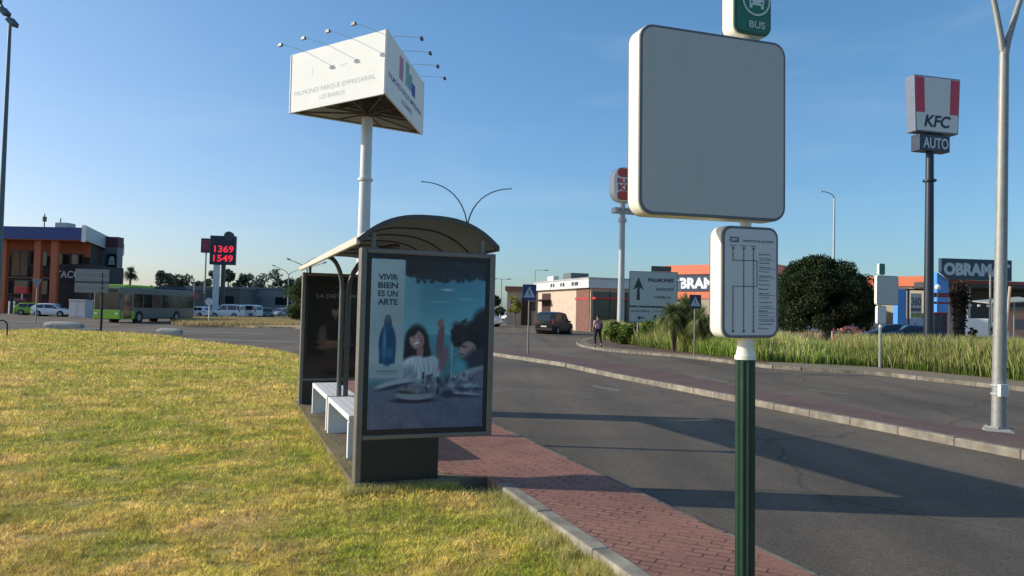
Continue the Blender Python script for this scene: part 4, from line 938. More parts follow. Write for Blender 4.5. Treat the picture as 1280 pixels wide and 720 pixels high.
q = MB(); q.b2(-.8, .8, -.2, .2, zc_-1.15, zc_+1.15); bx = q.build("sign_box", mat("dark_maroon", (.10, .03, .05), .5), t, bevel=.04)
f = flatmb(); text(f, "E", -.5, .5, zc_-.55, zc_+.4, -.206, (.5, .04, .08), .05); f.poly_y([(-.6, zc_+.6), (.6, zc_+.6), (.6, zc_+.8), (-.6, zc_+.8)], -.206, (.5, .04, .08)); f.poly_y([(-.6, zc_-.85), (.6, zc_-.85), (.6, zc_-.7), (-.6, zc_-.7)], -.206, (.5, .04, .08)); f.build("print", PRINT, bx)

# ------------------------------------------------------------------ vehicles
def wheel(t, x_, y_, r_, wd):
    s_ = 1 if y_ > 0 else -1; q = MB(); q.tube([(x_, y_-wd/2, r_), (x_, y_+wd/2, r_)], r_, 20); ty = q.build("tyre", RUBBER, None, True, bevel=.02); ty.name = "wheel"; ty.parent = t
    q = MB(); q.tube([(x_, y_+s_*wd*.44, r_), (x_, y_+s_*(wd*.5+.006), r_)], r_*.62, 16)
    for k_ in range(5): a = 2*PI*k_/5; q.tube([(x_, y_+s_*(wd*.5+.012), r_), (x_+r_*.55*math.cos(a), y_+s_*(wd*.5+.012), r_+r_*.55*math.sin(a))], .03, 5)
    q.build("rim", RIM, ty)
PROF = {  # x along the car, z sill, z belt, z roof, half width
 'hatch': [(-2.0, .42, .80, .86, .74), (-1.96, .28, .90, 1.02, .82), (-1.5, .22, .92, 1.42, .86), (-.6, .2, .90, 1.48, .87), (.35, .2, .89, 1.42, .87), (1.05, .2, .87, .93, .86), (1.75, .22, .74, .78, .82), (2.02, .34, .60, .63, .70)],
 'sedan': [(-2.2, .42, .84, .88, .74), (-2.12, .28, .92, .96, .84), (-1.55, .22, .94, 1.0, .87), (-.85, .2, .92, 1.40, .88), (.3, .2, .90, 1.42, .88), (1.15, .2, .88, .94, .87), (1.9, .22, .74, .78, .83), (2.2, .34, .6, .63, .70)],
 'mpv': [(-2.12, .45, 1.0, 1.12, .80), (-2.06, .28, 1.05, 1.72, .86), (-1.7, .24, 1.05, 1.84, .90), (-.3, .22, 1.02, 1.88, .91), (.55, .22, 1.0, 1.80, .91), (1.25, .22, .98, 1.08, .90), (1.95, .24, .84, .88, .86), (2.2, .36, .66, .7, .72)],
 'van': [(-2.7, .5, 1.2, 2.2, .90), (-2.64, .32, 1.25, 2.40, .95), (-2.2, .28, 1.25, 2.45, .97), (.3, .26, 1.22, 2.45, .97), (1.1, .26, 1.2, 2.30, .96), (1.9, .26, 1.12, 1.22, .95), (2.5, .28, .95, 1.0, .9), (2.68, .38, .7, .74, .78)],
}
def car(kind, label, loc, rz, color, group=None, name="parked_car", cat="car"):
    t = thing(name, label, cat, loc, rz, group); S = PROF[kind]; secs = []; n = len(S)
    for (x_, zs, zb, zr, hw) in S:
        cab = zr-zb > .25; rw = hw*(.80 if kind in ('hatch', 'sedan') else .88) if cab else hw*.9
        secs.append([(x_, -hw*.94, zs), (x_, -hw, zs+(zb-zs)*.45), (x_, -hw*.97, zb), (x_, -rw, zr-.06 if cab else zr-.02), (x_, -rw*.75, zr), (x_, rw*.75, zr), (x_, rw, zr-.06 if cab else zr-.02), (x_, hw*.97, zb), (x_, hw, zs+(zb-zs)*.45), (x_, hw*.94, zs)])
    m_ = 10; vs = [p for s_ in secs for p in s_]; fs = []
    for i in range(n-1):
        for k_ in range(m_): k2 = (k_+1) % m_; fs.append((i*m_+k_, (i+1)*m_+k_, (i+1)*m_+k2, i*m_+k2))
    fs += [tuple(range(m_)), tuple(range((n-1)*m_, n*m_))[::-1]]
    q = MB(); q.add(vs, fs); body = q.build("body", mat("car_paint_"+color[0], color[1], .28, .1, .04, 2, spec=.6), t, True, bevel=.03)
    cabs = [i for i in range(n) if S[i][3]-S[i][2] > .25]
    def lerp(a, b, f): return tuple(a[k]*(1-f)+b[k]*f for k in range(3))
    def off(p, y_, x_=0, z_=0): return (p[0]+x_, p[1]+y_, p[2]+z_)
    for s_ in (-1, 1):                                     # side windows
        ib, it = (2, 3) if s_ < 0 else (7, 6)
        for i in cabs[:-1]:
            a, b_ = secs[i], secs[i+1]
            if kind == 'van' and i < cabs[-2]: continue
            q = flatmb(); A, B, C_, D_ = lerp(a[ib], a[it], .08), lerp(b_[ib], b_[it], .08), lerp(b_[ib], b_[it], .88), lerp(a[ib], a[it], .88)
            A, B = lerp(A, B, .05), lerp(A, B, .95); D_, C_ = lerp(D_, C_, .05), lerp(D_, C_, .95)
            V_ = [off(p, s_*.012) for p in (A, B, C_, D_)]; q.add(V_, [(0, 1, 2, 3) if s_ < 0 else (3, 2, 1, 0)]); q.build("side_window", DGLASS, t)
        i = cabs[-1]; a, b_ = secs[i], secs[i+1]                 # front quarter
        q = flatmb(); A = lerp(a[ib], a[it], .08); D_ = lerp(a[ib], a[it], .88); B = lerp(a[ib], b_[ib], .72)
        q.add([off(p, s_*.012) for p in (A, off(B, 0, 0, .03), D_)], [(0, 1, 2) if s_ < 0 else (2, 1, 0)]); q.build("side_window", DGLASS, t)
    i = cabs[-1]; a, b_ = secs[i], secs[i+1]
    q = flatmb(); V_ = [lerp(a[4], b_[4], .95), lerp(a[5], b_[5], .95), lerp(a[5], b_[5], .08), lerp(a[4], b_[4], .08)]
    V_ = [(p[0]+.012, p[1]*1.08, p[2]+.012) for p in V_]; q.add(V_, [(0, 1, 2, 3)]); q.build("windscreen", DGLASS, t)
    i = cabs[0]; a, b_ = secs[i-1] if i else secs[i], secs[i]; z0_ = S[i][2]
    rw = abs(secs[i][4][1])*1.05; zr = S[i][3]; xx = S[i][0]; xb = S[max(i-1, 0)][0]; zl = max(S[max(i-1, 0)][3], z0_)
    q = flatmb()
    if kind in ('mpv', 'van'): V_ = [(-2.12 if kind == 'mpv' else -2.72, rw, 1.12), (-2.12 if kind == 'mpv' else -2.72, -rw, 1.12), (xx-.035, -rw, zr-.10), (xx-.035, rw, zr-.10)]; V_[0] = (xb-.04, rw, V_[0][2]); V_[1] = (xb-.04, -rw, V_[1][2])
    else: V_ = [(xb+.02, rw, zl+.04), (xb+.02, -rw, zl+.04), (xx-.03, -rw*.95, zr-.04), (xx-.03, rw*.95, zr-.04)]
    q.add(V_, [(0, 1, 2, 3)]); q.build("rear_window", DGLASS, t)
    hw = S[3][4]; rr_ = .31 if kind != 'van' else .35; fx = S[-1][0]-.82; rx = S[0][0]+.78
    for x_ in (fx, rx):
        q = MB(); q.tube([(x_, -hw-.008, rr_), (x_, hw+.008, rr_)], rr_+.06, 18); q.build("wheel_arch", BLACKM, body)
        for s_ in (-1, 1): wheel(t, x_, s_*(hw-.06), rr_, .19)
    for s_ in (-1, 1):
        q = MB(); q.box(S[-1][0]-.10, s_*hw*.66, S[-1][2]+.02, .2, .3, .13); q.build("headlight", HEADL, t, bevel=.03)
        q = MB(); q.box(S[0][0]+.05, s_*hw*.88, S[0][2]-.02 if kind not in ('mpv', 'van') else 1.05, .10, .14, .2 if kind not in ('mpv', 'van') else .42); q.build("tail_light", TAILL, t, bevel=.02)
        q = MB(); q.box(S[cabs[-1]][0]+.42, s_*(hw+.09), S[3][2]+.06, .12, .18, .13); q.build("mirror", BLACK, t, bevel=.03)
    q = MB(); q.b2(S[0][0]-.03, S[0][0]+.12, -hw*.86, hw*.86, .30, .52); q.build("rear_bumper", BLACKM if color[0] != 'white' else mat("car_paint_"+color[0], color[1]), t, bevel=.04)
    q = MB(); q.b2(S[0][0]-.045, S[0][0]-.02, -.26, .26, .60, .71); q.build("number_plate", WHITE, t)
    q = MB(); q.b2(S[-1][0]-.03, S[-1][0]+.015, -.26, .26, .40, .51); q.build("number_plate", WHITE, t)
    return t
WP = ('white', (.70, .71, .72)); BP = ('black', (.014, .012, .013)); GP = ('grey', (.09, .095, .10)); RP = ('red', (.32, .05, .045)); BLP = ('teal', (.012, .05, .075)); LG = ('lime', (.22, .40, .03)); SV = ('silver', (.34, .36, .38)); OR = ('salmon', (.55, .20, .16))
ZR = -.12
def gp(px, py): x_, y_ = gz(px, py, ZR); return (x_, y_, ZR)
x_, y_, _ = gp(690, 418); car('mpv', "black people carrier seen from behind, driving off past the burger restaurant", (x_+.3, y_+1.8, ZR), R(62), BP, name="moving_van", cat="van")
x_, y_, _ = gp(603, 408); car('van', "white delivery van half hidden behind the front advert case", (x_-.4, y_+1, ZR), R(-25), WP, name="delivery_van", cat="van")
def fc(kind, lab, px, yb, rz, col_): x_, y_, _ = gp(px, yb); return car(kind, lab, (x_, y_, ZR), rz, col_, "cars parked around the filling station")
fc('mpv', "white estate car in side view below the fuel price display", 284, 397.3, R(176), WP)
fc('mpv', "white people carrier right behind the white estate car", 309, 396.8, R(160), WP)
fc('hatch', "dark grey car parked facing the dry grass island", 334, 397, R(-70), GP)
fc('hatch', "silver hatchback between the dark grey car and the pine", 351, 396.2, R(-110), SV)
fc('hatch', "white small car parked left of the round road sign", 249, 396.5, R(150), WP)
fc('hatch', "white hatchback parked in front of the taco restaurant", 66, 395.6, R(4), WP)
fc('hatch', "lime green hatchback behind the give way sign", 44, 394.0, R(12), LG)
fc('van', "white van parked far left behind the orange pillars", 8, 389.5, R(175), WP)
x_, y_, _ = gp(633, 399.5); car('hatch', "small white car waiting left of the yellow flowering tree", (x_, y_, ZR), R(-60), WP)
def fr(kind, lab, px, py, d_, rz, col_): p = at(px, py, d_); return car(kind, lab, (p.x, d_, -.02), rz, col_, "cars parked beyond the reeds")
fr('hatch', "white car under the left side of the round dark tree", 1020, 405, 92, R(175), WP)
fr('hatch', "salmon pink car under the right side of the round dark tree", 1068, 405, 88, R(5), OR)
fr('sedan', "dark teal car parked in front of the blue pillar", 1140, 410, 58, R(168), BLP)
fr('hatch', "dark teal car partly hidden by the distant bus stop sign", 1112, 408, 60, R(172), BLP)

# bus
def bus():
    near = gz(150, 404, ZR); hd = R(264.3); L, Wd, Hh = 12.0, 2.5, 3.1
    hx, hy = math.cos(hd), math.sin(hd)
    # local: +X forward, the side seen from the camera is +Y side of the bus
    sx_, sy_ = -math.sin(hd), math.cos(hd)
    cx = near[0]-hx*L/2-sx_*Wd/2; cy = near[1]-hy*L/2-sy_*Wd/2
    t = thing("city_bus", "lime green and grey city bus passing behind the grey road sign", "bus", (cx, cy, ZR), hd)
    q = MB(); q.b2(-L/2, L/2, -Wd/2, Wd/2, .32, Hh); q.build("body", mat("bus_grey", (.13, .14, .135), .35, .2, .15), t, bevel=.12, seg=3)
    q = MB(); q.b2(L/2-5.5, L/2-1.2, -Wd/2+.3, Wd/2-.3, Hh, Hh+.25); q.build("roof_pod", mat("bus_lime", (.24, .46, .025), .35), t, bevel=.06)
    q = MB(); q.b2(L/2-.02, L/2+.03, -Wd/2+.05, Wd/2-.05, .35, 1.12); q.build("front_skirt", mat("bus_lime", (.24, .46, .025)), t, bevel=.02)
    for s_ in (-1, 1):
        q = MB(); q.b2(L/2-2.0, L/2-.05, s_*Wd/2-.01 if s_ > 0 else -Wd/2-.02, s_*Wd/2+.02 if s_ > 0 else -Wd/2+.01, .35, 1.05); q.build("side_stripe", mat("bus_lime", (.24, .46, .025)), t)
    q = MB(); q.b2(L/2-.01, L/2+.025, -Wd/2+.12, Wd/2-.12, 1.2, 2.6); q.build("windscreen", DGLASS, t, bevel=.02)
    q = MB(); q.b2(L/2-.01, L/2+.03, -.9, .9, 2.65, 2.95); q.build("destination_display", BLACK, t)
    for s_ in (-1, 1):
        y_ = s_*Wd/2
        for i in range(7):
            x0 = L/2-1.9-i*1.45; q = MB(); q.b2(x0-1.3, x0, min(y_, y_+s_*.02), max(y_, y_+s_*.02), 1.35, 2.55)
            q.build("window", DGLASS if i not in (2,) else mat("tinted_brown_window", (.10, .06, .05), .15), t)
        for x_ in (L/2-2.7, -L/2+3.2):
            q = MB(); q.tube([(x_, y_-s_*.3, .48), (x_, y_+s_*.012, .48)], .60, 20); q.build("wheel_arch", BLACKM, t)
            wheel(t, x_, y_-s_*.12, .48, .28)
        q = MB(); q.box(L/2-.05+.06, s_*.95, .78, .08, .28, .18); q.build("headlight", HEADL, t, bevel=.03)
        q = MB(); q.box(L/2+.25, s_*1.35, 2.35, .12, .2, .4); q.tube([(L/2, s_*1.2, 2.8), (L/2+.25, s_*1.35, 2.6)], .03, 6); q.build("mirror", BLACK, t)
    for i, x_ in enumerate((L/2-.95,)):
        q = MB(); q.b2(x_-.55, x_+.55, Wd/2+.0, Wd/2+.025, .42, 2.5); q.build("door", DGLASS, t)
bus()

# ------------------------------------------------------------------ street clutter on the left
x_, y_ = gz(101, 397, ZR); t = thing("utility_cabinet", "pale grey roadside utility cabinet between the white hatchback and the bus", "cabinet", (x_, y_, ZR), R(-8))
q = MB(); q.b2(-1.0, 1.0, -.6, .6, 0, 1.85); q.build("housing", mat("pale_lilac_grey", (.45, .44, .48), .5), t, bevel=.03)
q = MB(); q.b2(-1.06, 1.06, -.66, .66, 1.85, 1.97); q.build("lid", LGREY, t, bevel=.02)
for s_ in (-1, 1): q = MB(); q.b2(min(s_*.04, s_*.92), max(s_*.04, s_*.92), -.62, -.602, .12, 1.7); q.build("door", mat("pale_lilac_grey2", (.40, .39, .43), .5), t)
def block(lab, px, py, L, H_, D_, rz):
    x_, y_ = gz(px, py, -.06); q = MB(); n = 8
    pts = [(-D_/2, 0)] + [(-D_/2*math.cos(a*PI/n) if True else 0, H_*.45+H_*.55*math.sin(a*PI/n)) for a in range(n+1)] + [(D_/2, 0)]
    vs = []; N_ = 9
    for i in range(N_):
        f = i/(N_-1); k_ = 1-.18*abs(2*f-1)**4
        for (a, b_) in pts: vs.append((-L/2+L*f, a*k_+random.uniform(-.01, .01), b_*k_+random.uniform(-.01, .012)))
    m_ = len(pts); fs = [(i*m_+k, (i+1)*m_+k, (i+1)*m_+(k+1) % m_, i*m_+(k+1) % m_) for i in range(N_-1) for k in range(m_)]+[tuple(range(m_)), tuple(range((N_-1)*m_, N_*m_))]
    q.add(vs, fs); o = q.build("concrete_block", CONC, None, True); o.location = (x_, y_, -.07); o.rotation_euler = (0, 0, rz); return tag(o, lab, "concrete block")
block("rounded concrete block lying on the lawn's far edge right of the bus", 212, 418, 1.35, .36, .5, R(-3))
block("long low concrete mound on the lawn's far edge left of the black sign post", 80, 411, 2.1, .46, .9, R(6))
block("broken dark concrete lump beside the long low mound", 65, 409, .9, .35, .5, R(40))
x_, y_ = gz(2, 419, -.06); q = MB(); R_ = .28
pts = [(-R_, 0, -.05), (-R_, 0, .45)] + [(-R_*math.cos(a*PI/10), 0, .45+R_*math.sin(a*PI/10)) for a in range(1, 10)] + [(R_, 0, .45), (R_, 0, -.05)]
q.tube(pts, .035, 8); o = q.build("cycle_rack", BLACKM, None, True); o.location = (x_-.02, y_, -.06); tag(o, "black hoop cycle rack at the left edge of the lawn", "cycle rack")
# fuel pump by the pillars
p = at(27, 380, 92); t = thing("fuel_pump", "red fuel pump with a bright red sign board beside the orange pillar", "fuel pump", (p.x, 92, ZR), 0)
q = MB(); q.b2(-.7, .7, -.35, .35, 0, 1.9); q.build("housing", mat("dull_red", (.20, .04, .035), .5), t, bevel=.05)
q = MB(); q.b2(-.75, .75, -.3, .3, 2.6, 3.4); q.build("sign_board", RED, t, bevel=.03)
q = MB(); q.b2(-.06, .06, -.06, .06, 1.9, 2.6); q.build("stem", WHITE, t)
q = MB(); q.b2(-.5, .5, -.37, -.351, 1.1, 1.6); q.build("display", BLACK, t)
for i, (px, lab) in enumerate(((11.5, "left of the fuel pump"), (17.5, "touching the fuel pump"))):
    p = at(px, 385, 88); q = MB(); q.tube([(0, 0, 0), (0, 0, 1.5)], .09, 8); q.tube([(0, 0, 1.5), (0, 0, 1.62)], [.12, .03], 8); o = q.build("bollard", WHITE, None, True); o.location = (p.x, 88, ZR); tag(o, "white bollard "+lab, "bollard")

# ------------------------------------------------------------------ buildings, left side
D = 92.0; sc = D/F; a = at(-60, 340, D); b = at(104.5, 340, D); W_ = b.x-a.x
t = thing("restaurant_building", "restaurant building with blue roof edge, orange soffit and orange pillars", "building", (b.x, D, ZR), R(-3))
zt_ = zat(104, 284.5, D)+.12; zf = zat(104, 300, D)+.12; zs = zat(60, 315, D)+.12
SX, SY = -11.2, 27.0                                             # the side edge runs back and to the left
q = MB(); q.slab_z([(-W_, 0), (0, 0), (SX, SY), (-W_, SY)], zf, zt_); roof = q.build("roof", mat("roof_navy", (.02, .05, .20), .5), t)
q = MB(); q.slab_z([(-W_, .02), (-.05, .02), (SX-.05, SY), (-W_, SY)], zf-.06, zf-.003); q.build("soffit", mat("orange_soffit", (.42, .11, .04), .6), roof)
q = MB(); q.slab_z([(.02, -.1), (.28, -.1), (SX+.28, SY), (SX+.02, SY)], zf-.1, zt_+.2); q.build("side_fascia", mat("pale_green_grey", (.50, .54, .52), .5), roof)
q = MB(); q.b2(-.35, .2, -.16, -.105, zf-.25, zt_+.3); q.build("fascia_end", WHITE, roof)
q = MB(); q.slab_z([(-W_, 4), (-1.8, 4), (SX-.4, SY-.2), (-W_, SY-.2)], 0, zf-.07); q.build("wall", mat("dark_brick_wall", (.045, .032, .028), .8, var=.3, scale=1), t)
q = MB(); q.b2(-W_, -1.8, 3.86, 3.99, zs-.3, zf-.07); q.build("upper_band", mat("orange_soffit", (.42, .11, .04)), t)
for px in (37, 59, -8, -40):
    x_ = at(px, 340, D).x-b.x; q = MB(); q.b2(x_-.42, x_+.42, .9, 1.4, 0, zf-.07); q.build("pillar", mat("orange_pillar", (.44, .11, .04), .55, var=.1), t)
for (x0, x1, y0, y1, m_) in ((8, 29, 312, 345, mat("tan_panel", (.20, .12, .07), .6)), (31, 54, 313, 332, DGLASS), (70, 101, 316, 336, DGLASS), (5, 56, 350, 368, DGLASS), (-30, 5, 312, 345, DGLASS)):
    q = MB(); X0_, X1_ = at(x0, 340, D+3.9).x-b.x, at(x1, 340, D+3.9).x-b.x; q.b2(X0_, X1_, 3.84, 3.99, zat(40, y1, D+3.9)+.12, zat(40, y0, D+3.9)+.12); wn = q.build("window", m_, t); X0f, X1f, za_, zb2_ = X0_, X1_, zat(40, y1, D+3.9)+.12, zat(40, y0, D+3.9)+.12; q = MB()
    for fx in (X0f, (X0f+X1f)/2, X1f): q.b2(fx-.05, fx+.05, 3.80, 3.838, za_, zb2_)
    q.b2(X0f, X1f, 3.80, 3.838, zb2_-.1, zb2_); q.b2(X0f, X1f, 3.80, 3.838, za_, za_+.1); q.build("frame", DGREY, wn)
q = MB(); q.b2(-W_, 0, 3.7, 3.98, zat(40, 347, D)+.12, zat(40, 345, D)+.12); q.build("ledge", mat("tan_panel", (.20, .12, .07)), t)
f = flatmb(); X0_ = at(67.5, 342, D+3).x-b.x; X1_ = at(128, 342, D+3).x-b.x; text(f, "TACO BELL", X0_, X1_, zat(90, 347.5, D+3)+.12, zat(90, 338.5, D+3)+.12, 2.745, (.62, .62, .62), .02); f.build("lettering", PRINT, t)
q = MB(); q.b2(X0_-.6, X1_-.9, 2.9, 9.0, 0, zat(90, 331, D+3)+.11); q.build("side_wing", mat("black_cladding", (.014, .014, .017), .5), t)
q = MB(); q.b2(X0_-.4, X1_-.4, 2.75, 2.89, zat(90, 352, D+3)+.12, zat(90, 330, D+3)+.12); q.build("letter_board", mat("black_cladding", (.014, .014, .017), .5), t)
for (px, y0, y1, w0) in ((39.5, 264, 283, .0), (61, 270, 283, .0)):
    x_ = at(px, 275, D).x-b.x; q = MB(); h1 = zat(px, y0, D)+.12
    q.tube([(x_, 2, zt_-.02), (x_, 2, h1)], .07, 6); q.tube([(x_, 2, zt_+.9), (x_, 2, zt_+1.5)] if w0 == 0 and px < 50 else [(x_, 2, zt_), (x_, 2, zt_+.3)], .25, 8); q.build("antenna", DGREY, roof)
q = MB(); x_ = at(65, 280, D).x-b.x; q.b2(x_-.8, x_+.8, 1.5, 3.2, zt_, zt_+.75); q.build("roof_unit", LGREY, roof, bevel=.03)
# sign tower behind
D = 104.0; a = at(129, 330, D); b = at(146, 330, D); W_ = b.x-a.x
t = thing("sign_tower", "grey square tower with dark cap and black bell sign panel", "tower", ((a.x+b.x)/2, D, ZR), R(0))
zt_ = zat(140, 296, D)+.12; zc_ = zat(140, 309, D)+.12
q = MB(); q.b2(-W_/2, W_/2, 0, 1.5, 0, zc_); q.build("shaft", mat("blue_grey_panel", (.16, .19, .22), .5), t)
q = MB(); q.b2(-W_/2-.05, W_/2+.05, -.05, 1.55, zc_, zt_); q.build("cap", mat("dark_maroon_cap", (.10, .035, .045), .5), t)
z0_, z1_ = zat(145, 336, D)+.12, zat(145, 317.5, D)+.12
q = MB(); q.slab_y(rrect(W_*.18, (z0_+z1_)/2, 1.35, z1_-z0_, .4), -.25, -.02); q.build("sign_panel", BLACK, t)
f = flatmb(); f.disc_y(W_*.18, -.256, (z0_+z1_)/2+.15, .42, 20, (.55, .56, .6), .55); f.poly_y([(W_*.18-.55, (z0_+z1_)/2-.5), (W_*.18+.55, (z0_+z1_)/2-.5), (W_*.18+.4, (z0_+z1_)/2-.1), (W_*.18-.4, (z0_+z1_)/2-.1)], -.257, (.55, .56, .6)); f.build("emblem", PRINT, t)
q = MB(); q.b2(W_*.05, W_*.38, -.12, -.02, zat(145, 349, D)+.12, zat(145, 338, D)+.12); q.build("lower_panel", LGREY, t)
# low warehouses behind the cars
def low(label, px0, px1, ytop, D, col_, depth=15, win=True, name="warehouse"):
    a = at(px0, 370, D); b = at(px1, 370, D); W_ = b.x-a.x; z_ = zat((px0+px1)/2, ytop, D)+.12
    t = thing(name, label, "building", ((a.x+b.x)/2, D, ZR), 0)
    q = MB(); q.b2(-W_/2, W_/2, 0, depth, 0, z_); q.build("wall", mat("wall_"+"_".join(str(int(c_*100)) for c_ in col_), col_, .7, var=.12, scale=.5), t)
    q = MB(); q.b2(-W_/2-.2, W_/2+.2, -.2, depth+.2, z_, z_+.35); q.build("roof", mat("roof_grey", (.17, .18, .19), .6), t)
    if win:
        n_ = max(2, int(W_/4))
        for i in range(n_):
            x_ = -W_/2+(i+.5)*W_/n_; q = MB(); q.b2(x_-.28*W_/n_, x_+.28*W_/n_, -.06, -.003, z_*.42, z_*.72); q.build("window" if i % 3 else "door", DGLASS if i % 3 else mat("grey_shutter", (.14, .15, .16), .5), t)
    return t
low("long low grey warehouse behind the white estate car", 232, 300, 360.5, 130, (.15, .145, .14))
low("low pale grey industrial unit behind the dark grey car", 301, 372, 362, 138, (.22, .23, .24))
low("brownish wall building behind the rear of the bus", 178, 231, 361, 118, (.15, .12, .11))
p = at(242, 380, 88); t = thing("small_pole_sign", "thin pinkish pole with a small red sign at the tail of the bus", "sign", (p.x, 88, ZR), 0)
q = MB(); q.tube([(0, 0, 0), (0, 0, 4.2)], .08, 8); q.build("pole", mat("pinkish_pole", (.35, .26, .24), .6), t); q = MB(); q.b2(-.45, .45, -.06, .0, 2.4, 3.2); q.build("plate", mat("dull_sign_red", (.25, .04, .05), .5), t)

# trees on the left skyline
GC = ((.075, .10, .075), (.15, .18, .125));  # foliage colours lightened to paint in the distance haze
for (px, yt, D, wpx, lab) in ((196, 337, 150, 26, "leftmost of the skyline trees, right of the thin palm"), (213, 338, 156, 20, "slim skyline tree second from the palm"), (231, 336, 152, 30, "wide airy skyline tree with bare limbs showing"), (246, 347, 160, 18, "low skyline tree between the wide airy tree and the price display"),
        (260, 336, 145, 24, "dark skyline tree left of the price display posts"), (287, 334, 150, 22, "skyline tree rising right behind the price display posts"), (296, 347, 165, 16, "small skyline tree right of the price display"), (311, 341, 150, 26, "round skyline tree above the pale industrial unit"),
        (334, 337, 146, 30, "tallest skyline tree left of the twin arm lamp"), (353, 342, 150, 24, "skyline tree directly behind the twin arm lamp"), (371, 344, 155, 24, "skyline tree half hidden by the pine and the shelter")):
    p = at(px, yt, D); H_ = p.z+.1; c_ = wpx*D/F/2
    tree("skyline_tree", lab, (p.x, D, -.1), H_, c_*1.35, H_*.28, 13, 1900, .30, GC, "trees on the left skyline", .9, tr=.2)
# palm
D = 150.0; p = at(163, 333, D); t = thing("palm_tree", "thin fan palm standing alone behind the bus roof", "palm", (p.x, D, -.1))
q = MB(); q.tube([(0, 0, 0), (.1, 0, p.z-1.2)], [.26, .2], 8); q.build("trunk", BARK, t)
def fan(cx, cy, cz, R_, n_, col1, col2, wd=.12):
    V = []; C_ = []
    for _ in range(n_):
        a = random.uniform(0, 2*PI); e = random.uniform(-.9, 1.3); r_ = R_*random.uniform(.7, 1.1); dv = Vector((math.cos(a)*math.cos(e), math.sin(a)*math.cos(e), math.sin(e)))
        sd = dv.cross(Vector((0, 0, 1))).normalized(); c0 = Vector((cx, cy, cz)); m1 = c0+dv*r_*.55; tp = c0+dv*r_+Vector((0, 0, -.35*r_*abs(math.cos(e))))
        for o_ in (-2, -1, 0, 1, 2):
            b_ = m1+sd*o_*wd*1.3; e2 = tp+sd*o_*wd*2.6+Vector((0, 0, -.05*abs(o_)*r_)); V += [c0, b_-sd*wd*.5, e2, b_+sd*wd*.5]; f = random.random(); C_.append([col1[k]*(1-f)+col2[k]*f for k in range(3)])
    return np.array([tuple(v) for v in V]), np.array(C_)
V, C_ = fan(.1, 0, p.z-1.2, 1.9, 60, (.03, .05, .02), (.07, .09, .04)); o = tri_mesh("crown", V, 4, C_, LEAF); o.parent = t
# dark pine by the shelter
x_, y_ = gz(388, 402.5, .0)
tree("pine_tree", "dense dark green pine bush just left of the shelter's rear advert case", (x_, y_, 0), 4.9, 2.75, .25, 34, 13000, .13, ((.035, .065, .018), (.09, .13, .035)), None, .8, "tree", .14)
# trees behind white van
p = at(618, 366, 120); tree("broadleaf_tree", "dark tree behind the white delivery van", (p.x, 120, -.1), p.z+.1, 2.4, .8, 14, 3000, .22, ((.02, .04, .015), (.05, .08, .03)))
p = at(646, 369, 84); tree("flowering_tree", "small yellowish green tree in front of the low pale house", (p.x, 84, -.1), p.z+.2, .85, 1.5, 10, 1500, .12, ((.35, .33, .05), (.28, .30, .08)), None, .9, "tree", .08)
p = at(1, 0, 10)

# ------------------------------------------------------------------ buildings, right of the shelter
low("low cream house left of the burger restaurant", 634, 674, 363, 100, (.50, .40, .30), 10, True, "low_house")
o = [x for x in bpy.data.objects if x.name.startswith("low_house")][0]
q = MB(); a = at(634, 370, 100); b = at(674, 370, 100); Wq = b.x-a.x; zq = zat(654, 363, 100)+.12
q.b2(-Wq/2-.3, Wq/2, -.5, .2, zq-.1, zq+.5); q.build("tiled_edge", mat("terracotta", (.30, .12, .08), .8), o)
q = MB(); q.b2(-.2, 1.1, -.3, -.08, 0, zq*.8); q.build("recess", mat("brown_recess_and_shadow", (.05, .02, .015), .8), o)
x0_, y0_ = gz(626, 404, ZR); x1_, y1_ = gz(672, 403, ZR)
q = MB(); q.b2(0, x1_-x0_, 0, .3, 0, .55); o = q.build("garden_wall", mat("pale_wall", (.58, .52, .44), .8), None); o.location = (x0_, y0_, ZR); tag(o, "low pale roadside wall behind the black people carrier", "wall")
q = MB(); x2_, y2_ = gz(738, 405, ZR); x3_, _ = gz(672, 403, ZR); q.b2(0, x2_-x3_+5, 0, .25, 0, .5); o = q.build("garden_wall", mat("grey_low_wall", (.25, .23, .21), .8), None); o.location = (x3_+.2, y2_, ZR); tag(o, "low grey wall at the foot of the burger restaurant", "wall")
# burger restaurant
bc = at(738, 390, 75); rzb = R(17.3); t = thing("burger_restaurant", "flat roofed restaurant with white parapet, sandy side wall and glazed front", "building", (bc.x, 75, ZR), rzb)
HB = zat(738, 347.5, 75)+.12; zp = HB-1.0
q = MB(); q.b2(0, 9.6, 0, 16, 0, zp); q.build("wall", mat("sandy_brick", (.58, .45, .34), .8, var=.12, scale=1.5), t)
q = MB(); q.b2(-.45, 10.0, -.45, 16.4, zp, HB); q.build("parapet", mat("pale_parapet", (.62, .62, .60), .5), t, bevel=.03)
q = MB(); q.b2(-.50, 10.05, -.50, 16.45, HB-.10, HB+.06); q.build("parapet_cap", LGREY, t)
q = MB()
for i in range(16): q.b2(-.10, -.003, .15+i*.22, .15+i*.22+.17, .05, zp-.02)
q.build("timber_cladding", mat("brown_timber", (.24, .11, .08), .7, var=.25, scale=3), t)
q = MB(); q.b2(.25, 9.4, -.08, -.004, .25, zp-.35); q.build("shopfront_glass", DGLASS, t)
for i in range(6): q = MB(); q.b2(.2+i*1.84, .32+i*1.84, -.14, -.082, .0, zp-.3); q.build("mullion", DGREY, t)
q = MB(); q.b2(.1, 9.7, -.9, -.145, zp-1.15, zp-.92); q.build("red_canopy", RED, t)
q = MB(); q.b2(-.13, -.11, 0.2, 4.0, zp-1.15, zp-.98); q.build("red_band", RED, t)
